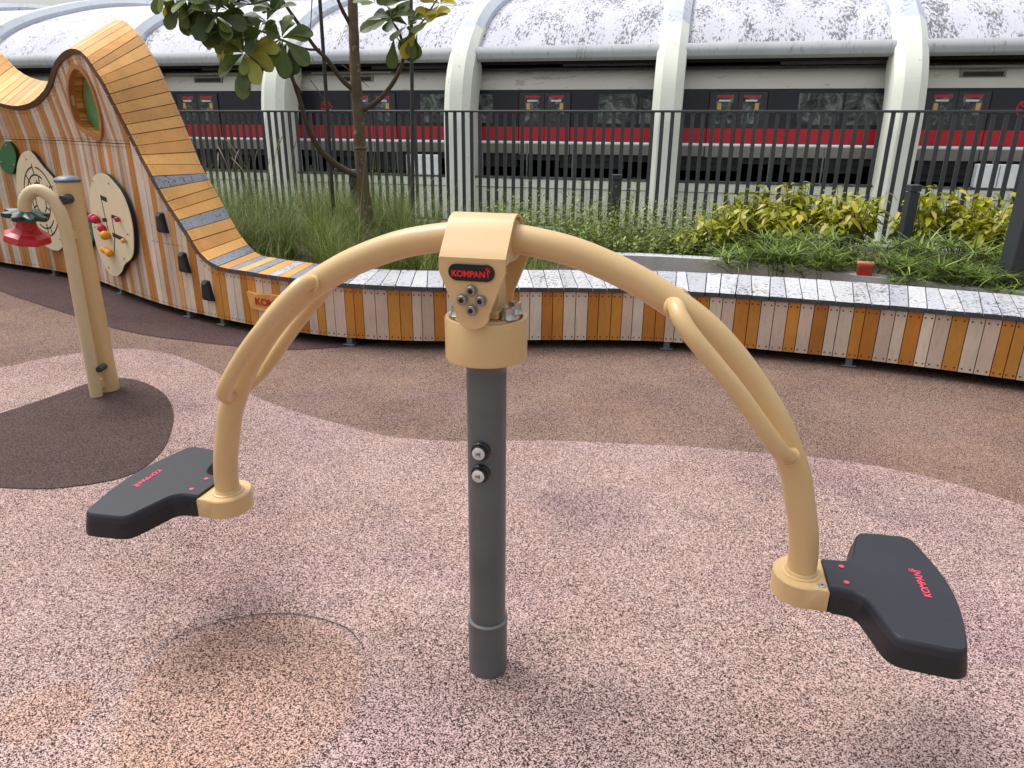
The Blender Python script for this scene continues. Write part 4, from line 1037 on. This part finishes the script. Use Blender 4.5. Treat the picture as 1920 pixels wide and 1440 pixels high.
def blade(mb, p, ang, h, lean_, w_, tone, seg=4, mi=0, droop=1.6):
    d = Vector((math.cos(ang), math.sin(ang), 0)); sd_ = Vector((-d.y, d.x, 0)); vs = []
    for k in range(seg + 1):
        t = k / seg; q = p + d * (lean_ * t ** droop) + Vector((0, 0, h * (t - .25 * lean_ / max(h, .01) * t * t)))
        ww = w_ * (1 - t) ** .7 if k < seg else .0005
        vs += [q - sd_ * ww, q + sd_ * ww]
    mb.add(vs, [(2 * k, 2 * k + 1, 2 * k + 3, 2 * k + 2) for k in range(seg)], mi, False, tone)

rg = random.Random(5)
def T1(v): return (v, v, v)
def seg_pt(pts, t):
    t *= len(pts) - 1; i = min(int(t), len(pts) - 2); t -= i
    return Vector((pts[i][0] + (pts[i + 1][0] - pts[i][0]) * t, pts[i][1] + (pts[i + 1][1] - pts[i][1]) * t, .3))
g = MB()
# tufts of tall grass fill the bed left of the seesaw head
FR = [(-5.2, 8.15), (-4.2, 7.55), (-3.3, 6.95), (-2.5, 6.3), (-1.7, 5.85), (-.9, 5.65), (-.2, 5.62), (.35, 5.68)]
tufts = []
for _ in range(300):
    a = rg.random(); f_ = seg_pt(FR, a); bk_ = fp(-7.0 + 7.1 * a, -.45); t = rg.random() ** 1.25
    tufts.append((f_.lerp(Vector((bk_.x, bk_.y, .3)), t), t, a))
for p, t, a in tufts:
    hh = (.46 + .28 * rg.random()) * (1.0 if a < .80 else .78) * (.66 + .50 * t)
    if a > .9: hh *= .75
    tb_ = rg.random() * .45
    for _ in range(85):
        q = p + Vector((rg.gauss(0, .05), rg.gauss(0, .05), 0)); ang = rg.uniform(0, 6.283)
        h = hh * rg.uniform(.6, 1.15)
        blade(g, q, ang, h, h * rg.uniform(.1, 1.15), rg.uniform(.0016, .0034), T1(min(1, (tb_ + rg.random() * .5) if rg.random() > .06 else 1.0)), 5)
for _ in range(60):                                # flowering stalks rising above
    p, t, a = rg.choice(tufts); p = p + Vector((rg.gauss(0, .1), rg.gauss(0, .1), 0))
    if a > .75: continue
    ang = rg.uniform(0, 6.28); h = rg.uniform(.85, 1.15)
    blade(g, p, ang, h, h * rg.uniform(.1, .35), .0022, T1(.95), 6)
tag(g.build('tall_grass', M_grass), 'dense mass of tall fine green grass behind the bench around the tree', 'grass', kind='stuff')
sh = MB()
for k in range(22):
    a = rg.random() * .45 + .18; f_ = fp(-7 + 7 * a, -.7 - rg.random() * .8); p = Vector((f_.x, f_.y, .3)); ang = rg.uniform(0, 6.28); d = Vector((math.cos(ang), math.sin(ang), 0))
    h = rg.uniform(.95, 1.25); L2 = rg.uniform(.2, .4)
    pts = [p + d * (L2 * t ** 2) + Vector((0, 0, h * (t - .12 * t ** 3))) for t in (0, .3, .55, .75, .87, .95, 1.0)]
    sh.tube(pts, [.002, .002, .002, .002, .0065, .006, .001], 5)
tag(sh.build('grass_plumes', M_seed), 'pale dry plumes rising above the tall grass in front of a white rib', 'grass', kind='stuff')

def leaf(mb, p, d, nrm, L_, W_, tone, mi=0, fold=.18, droop=.15, shape=((0, .04), (.3, .45), (.65, 1.0), (.88, .72), (1, .05))):
    d = d.normalized(); s_ = d.cross(nrm).normalized(); n_ = s_.cross(d).normalized(); vs = []
    for t, w_ in shape:
        c_ = p + d * (L_ * t) - Vector((0, 0, 1)) * (droop * L_ * t * t)
        vs += [c_ - s_ * (W_ * w_ / 2) + n_ * (fold * W_ * w_ / 2), c_, c_ + s_ * (W_ * w_ / 2) + n_ * (fold * W_ * w_ / 2)]
    fs = []
    for k in range(len(shape) - 1):
        fs += [(3 * k, 3 * k + 1, 3 * k + 4, 3 * k + 3), (3 * k + 1, 3 * k + 2, 3 * k + 5, 3 * k + 4)]
    mb.add(vs, fs, mi, False, tone)
SH2 = ((0, .1), (.35, 1.0), (.75, .7), (1, .05))
def rdir(zmin=-.3, zmax=.9):
    a = rg.uniform(0, 6.283); z = rg.uniform(zmin, zmax); r_ = math.sqrt(max(0, 1 - z * z)); return Vector((r_ * math.cos(a), r_ * math.sin(a), z))
# small-leaved weeds
wm = MB()
for _ in range(1100):
    a = rg.random(); x = -.3 + 3.3 * a; y0 = 6.7 - .15 * a; yb = fp(x / FU.x * .9, -.2).y; t = rg.random()
    p = Vector((x + rg.gauss(0, .05), y0 + (yb - y0) * t, .3)); h = rg.uniform(.2, .5) * (.6 + .6 * t)
    d = Vector((rg.gauss(0, .25), rg.gauss(0, .25), 1)).normalized(); blade(wm, p, rg.uniform(0, 6.28), h, h * .2, .002, T1(.4), 3)
    for k in range(16):
        t2 = .15 + .85 * k / 16; q = p + d * (h * t2) + Vector((rg.gauss(0, .025), rg.gauss(0, .025), 0))
        leaf(wm, q, rdir(-.2, .7), Vector((0, 0, 1)), rg.uniform(.03, .07), rg.uniform(.012, .026), T1(rg.random()), 0, .1, .1, SH2)
for _ in range(60):
    a = rg.random(); x = .1 + 2.6 * a; f_ = fp(x, -.5 - rg.random() * .9); p = Vector((f_.x, f_.y, .3)); h = rg.uniform(.45, .72); d = Vector((rg.gauss(0, .12), rg.gauss(0, .12), 1))
    wm.tube([p, p + d * h * .5, p + d * h + Vector((rg.gauss(0, .03), 0, 0))], [.002, .0016, .001], 4, 0, tone=T1(.6))
    for k in range(14): leaf(wm, p + d * (h * (.4 + .6 * k / 14)), rdir(0, .8), Vector((0, 0, 1)), .028, .009, T1(.5 + .5 * rg.random()), 0, .1, .1, SH2)
tag(wm.build('weeds', M_weed), 'low tangle of small leaved weeds between the tall grass and the yellow shrubs', 'weeds', kind='stuff')
wl = MB()
for _ in range(220):                               # pale weeds by the fence on the far left
    f_ = fp(rg.uniform(-8.6, -4.4), -.25 - rg.random() * .7); p = Vector((f_.x, f_.y, .3)); h = rg.uniform(.3, .62)
    for k in range(14):
        q = p + Vector((rg.gauss(0, .04), rg.gauss(0, .04), h * (.2 + .8 * rg.random())))
        leaf(wl, q, rdir(-.1, .8), Vector((0, 0, 1)), rg.uniform(.025, .05), rg.uniform(.01, .02), T1(.4 + .6 * rg.random()), 0, .1, .1, SH2)
tag(wl.build('fence_weeds', M_weed), 'pale green weeds at the foot of the railing beside the wooden slope', 'weeds', kind='stuff')

# sedge clumps
def sedge(x, y, h, n, label):
    mb_ = MB()
    for _ in range(n):
        ang = rg.uniform(0, 6.283); st = Vector((rg.gauss(0, .065), rg.gauss(0, .055), 0)); hh = h * rg.uniform(.25, 1.0)
        c_ = st * 2.0 + Vector((0, 0, hh)); mb_.tube([st, (st * 1.4) + Vector((0, 0, hh * .6)), c_], [.003, .0025, .002], 4, 0, tone=T1(.3))
        nl = rg.randint(14, 19)
        for k in range(nl):
            a_ = 6.283 * k / nl + rg.uniform(-.2, .2); L2 = rg.uniform(.14, .30)
            blade(mb_, c_, a_, L2 * rg.uniform(.05, .75), L2, rg.uniform(.004, .0075), T1(rg.random() ** 1.3), 4, 0, 1.0)
    o = mb_.build('sedge_plant', M_sedge); o.location = (x, y, .3); return tag(o, label, 'plant', 'fine leaved sedge plants along the kerb')
SD = [(2.02, 6.32, .15, 'small dark green sedge clump at the end of the bare kerb'), (2.28, 6.14, .20, 'sedge clump second from the bare kerb, below the first yellow shrub'),
      (2.58, 5.93, .22, 'sedge clump left of the red box'), (2.62, 6.35, .27, 'taller sedge clump behind the one left of the red box'), (2.36, 6.45, .24, 'sedge clump behind the second one from the bare kerb'),
      (3.12, 5.58, .21, 'bushy sedge clump right of the red box'), (2.98, 6.02, .27, 'sedge clump behind the red box'),
      (3.34, 5.44, .20, 'wide sedge clump in front of the middle square post'), (3.50, 5.75, .30, 'tall sedge clump with long crossing leaves beside the middle square post'),
      (3.58, 5.30, .17, 'low spreading sedge clump just left of the tall wide post'), (4.08, 5.15, .18, 'sedge clump at the right edge behind the tall wide post'), (3.80, 5.62, .26, 'sedge clump behind and left of the tall wide post'), (3.28, 5.95, .28, 'sedge clump just in front of the foot of the middle square post')]
for x, y, h, lb in SD: sedge(x, y - .05, h * 1.2, 20, lb)

def shrub(x, y, h, n, label, wide=.24):
    mb_ = MB()
    for _ in range(n):
        a_ = rg.uniform(0, 6.283); r_ = wide * math.sqrt(rg.random()); top = Vector((r_ * math.cos(a_) * 1.3, r_ * math.sin(a_) * 1.1, h * rg.uniform(.55, 1.0)))
        base = Vector((r_ * .4 * math.cos(a_), r_ * .4 * math.sin(a_), 0))
        midp = base.lerp(top, .55) + Vector((rg.gauss(0, .02), rg.gauss(0, .02), .02))
        mb_.tube([base, midp, top], [.005, .004, .002], 5, 1, tone=T1(.3))
        tn_ = rg.random() * .6
        for k in range(9):
            t = .45 + .55 * k / 8; q = midp.lerp(top, (t - .45) / .55); d = rdir(-.55, .35)
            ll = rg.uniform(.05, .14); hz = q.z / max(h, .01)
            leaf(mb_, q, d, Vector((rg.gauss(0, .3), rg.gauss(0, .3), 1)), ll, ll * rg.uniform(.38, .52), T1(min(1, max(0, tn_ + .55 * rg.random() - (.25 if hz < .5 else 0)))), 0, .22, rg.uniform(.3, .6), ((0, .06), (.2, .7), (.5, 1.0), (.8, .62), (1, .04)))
    o = mb_.build('yellow_shrub', [M_shrub, M_stem]); o.location = (x, y, .3); return tag(o, label, 'shrub', 'yellow green shrubs along the railing')
SB = [(2.05, 7.0, .36, 16, 'low yellow shrub with drooping leaves at the left end of the row'), (2.38, 7.25, .42, 24, 'yellow green shrub beside the weeds, second of the row'),
      (2.62, 6.9, .36, 22, 'bright yellow shrub in front of the second rib to the right'), (2.85, 7.2, .46, 26, 'yellow green shrub with raised top shoots left of the square post'),
      (3.12, 6.8, .40, 24, 'rounded yellow shrub just left of the middle square post'), (3.32, 7.1, .44, 24, 'yellow shrub close behind the middle square post'),
      (3.80, 6.75, .46, 26, 'tall yellow green shrub right of the middle square post'), (4.15, 6.6, .44, 28, 'broad yellow shrub between the two right posts'),
      (4.12, 6.2, .40, 26, 'yellow shrub in front, between the two right posts'), (4.5, 6.45, .42, 26, 'yellow shrub partly hidden by the tall wide post'),
      (4.75, 5.85, .36, 20, 'yellow green shrub at the right edge beyond the tall wide post'), (1.72, 6.95, .2, 8, 'single low cluster of yellow leaves above the bare kerb')]
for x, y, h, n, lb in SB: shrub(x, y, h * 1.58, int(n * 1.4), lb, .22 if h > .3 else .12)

# red bracket by the kerb
rb = empty('red_box', 'small red box half hidden by sedge behind the bench', 'box', (2.83, 5.69, .40), math.radians(-20))
m = MB(); m.bbox(-.055, .055, -.04, .04, 0, .075, .005); m.build('case', plain('faded_red', (176, 44, 30), .5), rb)
m = MB(); m.bbox(-.06, .06, -.045, .045, .085, .105, .004); m.box(-.05, .05, -.035, .035, .075, .085, 0); m.build('lid', plain('pink_lid', (214, 128, 104), .5), rb)

# ------------------------------------------------------------------ tree
tr = empty('tree', 'young broad leaved tree with a slim brown trunk in front of the railing', 'tree', (-1.55, 7.55, .3))
TL = Vector((-1.55, 7.55, .3))
def limb(pts, r, name='branch', mat=M_twig, nn=10):
    m = MB(); P = cr([tuple(p) for p in pts], 5); n_ = len(P)
    rr = [r[0] + (r[1] - r[0]) * k / (n_ - 1) for k in range(n_)]
    rr = [q * (1 + .05 * math.sin(k * 1.9)) for k, q in enumerate(rr)]
    m.tube(P, rr, nn); return m.build(name, mat, tr)
limb([(0.024, 0.0, -0.043), (0.028, 0.0, 0.207), (0.004, 0.0, 0.612), (-0.001, 0.0, 0.951), (0.001, 0.0, 1.304), (-0.007, 0.01, 1.622), (-0.004, 0.03, 1.956), (0.002, 0.05, 2.327), (0.022, 0.05, 2.682)], (.070, .043), 'trunk', M_bark, 18)
m = MB(); c_ = (0.006, 0.0, 0.987); m.sphere(tuple(c_), .070, 14, 0, (1, 1, 1), (1, 1, .45)); m.build('trunk_knot', M_bark, tr)
limb([(-0.038, 0.0, 0.717), (-0.221, -0.05, 0.812), (-0.371, -0.15, 0.978), (-0.442, -0.25, 1.177), (-0.458, -0.35, 1.366), (-0.477, -0.45, 1.547), (-0.496, -0.55, 1.698), (-0.523, -0.65, 1.884)], (.034, .012))
limb([(-0.017, 0.0, 1.515), (-0.134, -0.05, 1.628), (-0.24, -0.15, 1.799), (-0.321, -0.2, 1.885), (-0.449, -0.25, 2.081), (-0.584, -0.3, 2.296)], (.026, .013))
limb([(0.035, 0.0, 1.344), (0.208, -0.05, 1.428), (0.365, -0.1, 1.581), (0.467, -0.15, 1.734), (0.506, -0.2, 1.868), (0.476, -0.25, 2.021), (0.422, -0.35, 2.106)], (.028, .009))
limb([(-0.028, 0.05, 2.107), (-0.088, -0.05, 2.244), (-0.127, -0.15, 2.405)], (.022, .012))
limb([(-0.295, -0.15, 1.877), (-0.394, -0.25, 1.871), (-0.505, -0.45, 1.904), (-0.627, -0.65, 1.959), (-0.764, -0.75, 2.005), (-0.832, -0.85, 2.114)], (.012, .008))
limb([(0.507, -0.2, 1.882), (0.641, -0.3, 2.039), (0.749, -0.35, 2.143), (0.908, -0.45, 2.342)], (.009, .006))
limb([(-0.419, -0.45, 1.479), (-0.495, -0.5, 1.612), (-0.577, -0.55, 1.662)], (.010, .005))
limb([(-0.396, -0.2, 1.608), (-0.302, -0.25, 1.488), (-0.225, -0.3, 1.346)], (.005, .0025)); limb([(-0.102, -0.15, 1.753), (0.03, -0.2, 1.657), (0.17, -0.25, 1.548)], (.005, .0025))
limb([(-0.543, -0.3, 2.313), (-0.63, -0.55, 2.232), (-0.724, -0.7, 2.177), (-0.843, -0.75, 2.185)], (.010, .007))
limb([(-0.282, -0.35, 2.265), (-0.308, -0.35, 2.092), (-0.332, -0.35, 1.986)], (.005, .003))
cr_ = MB(); rt = random.Random(3)
LS = ((0, .05), (.15, .16), (.4, .5), (.66, .96), (.82, 1.0), (.94, .66), (1, .12))
def rosette(c0, L0, n, updown=.15, yel=.0, ax=(0, -.5, .8), spread=1.0):
    c0 = Vector(c0); A_ = Vector(ax).normalized(); B1 = A_.orthogonal().normalized(); B2 = A_.cross(B1)
    for k in range(n):
        a_ = 6.283 * k / n * 1.0 + rt.uniform(-.3, .3); el = rt.uniform(-.15, .55) + updown
        if k > n * .65: el += .5
        d = (B1 * math.cos(a_) + B2 * math.sin(a_)) * math.cos(el) * spread + A_ * math.sin(el)
        L_ = L0 * rt.uniform(.8, 1.12) * (.75 if k > n * .65 else 1)
        tone = min(1, yel + rt.uniform(0, .72))
        leaf(cr_, c0 + d * .012, d, A_ + Vector((rt.gauss(0, .3), rt.gauss(0, .3), rt.gauss(0, .2))), L_, L_ * rt.uniform(.42, .52), T1(tone), 0, .16, rt.uniform(.1, .3), LS)
def hang(c0, L0, n, yel=0.0):
    c0 = Vector(c0)
    for k in range(n):
        d = Vector((rt.gauss(0, .32), rt.gauss(0, .25), -1)); L_ = L0 * rt.uniform(.85, 1.1)
        leaf(cr_, c0 + Vector((rt.gauss(0, .02), rt.gauss(0, .02), 0)), d, Vector((rt.gauss(0, .6), -1, rt.gauss(0, .3))), L_, L_ * .46, T1(min(1, yel + rt.uniform(0, .6))), 0, .14, .05, LS)
rosette((-0.791, -0.8, 1.783), .285, 14, -.1, .15, (-.1, -.85, .25)); rosette((-0.5, -0.65, 1.918), .27, 13, -.05, .1, (.1, -.8, .35)); rosette((-0.791, -0.8, 1.783), .22, 8, .1, .3, (.3, -.6, .5)); rosette((-0.979, -0.85, 2.065), .27, 11, .0, 0, (0, -.7, .5)); rosette((-0.888, -0.75, 2.111), .26, 9)
hang((-1.272, -0.85, 2.183), .25, 7); hang((-1.419, -0.85, 2.269), .22, 3, .1); hang((-1.218, -0.8, 2.207), .26, 5); hang((-1.069, -0.8, 2.111), .26, 4, .1); rosette((-1.027, -0.8, 2.184), .27, 9, .1); rosette((-0.662, -0.75, 1.931), .24, 7, .1); hang((-1.327, -0.85, 2.23), .22, 3, .3); hang((-1.115, -0.85, 2.152), .26, 6); hang((-1.029, -0.8, 2.071), .26, 5); rosette((-0.699, -0.75, 2.17), .25, 9); rosette((-1.111, -0.85, 2.244), .28, 9); rosette((-0.633, -0.6, 2.058), .24, 8)
hang((-0.992, -0.8, 1.94), .20, 2, .35); hang((-0.482, -0.6, 1.881), .26, 4); rosette((-0.869, -0.75, 1.976), .24, 8); rosette((-0.545, -0.55, 2.149), .22, 7)
rosette((0.439, -0.45, 2.11), .27, 10, .1); rosette((0.576, -0.35, 2.063), .24, 8); rosette((0.782, -0.4, 2.093), .23, 9, .15, .55); hang((0.444, -0.35, 1.965), .24, 2); hang((0.588, -0.35, 2.019), .25, 4, .1); hang((0.647, -0.35, 2.011), .24, 3, .5)
rosette((0.618, -0.35, 2.271), .24, 9); rosette((0.294, -0.35, 2.247), .22, 6); rosette((0.877, -0.4, 2.231), .2, 6, .1, .5); rosette((0.492, -0.35, 2.355), .26, 8); rosette((-1.215, -0.75, 2.438), .28, 9); rosette((-0.9, -0.75, 2.44), .28, 9); rosette((-0.603, -0.55, 2.479), .27, 9); rosette((0.761, -0.35, 2.525), .26, 9)
cr_.build('crown', M_treeleaf, tr)
for q, p, lb in (((-1.907, 7.8, 2.838), (-1.936, 7.8, 0.472), 'thin dark stake leaning beside the tree on its left'), ((-1.025, 7.9, 2.861), (-1.097, 7.9, 0.551), 'thin dark upright stake right of the tree')):
    q, p = Vector(q), Vector(p); dd = (p - q) / (q.z - p.z); p = p + dd * (p.z - .3)
    e_ = MB(); e_.tube([p, p.lerp(q, .5) + Vector((.004, 0, 0)), q], [.021, .020, .018], 10)
    tag(e_.build('tree_stake', M_stake), lb, 'stake', 'stakes beside the tree')
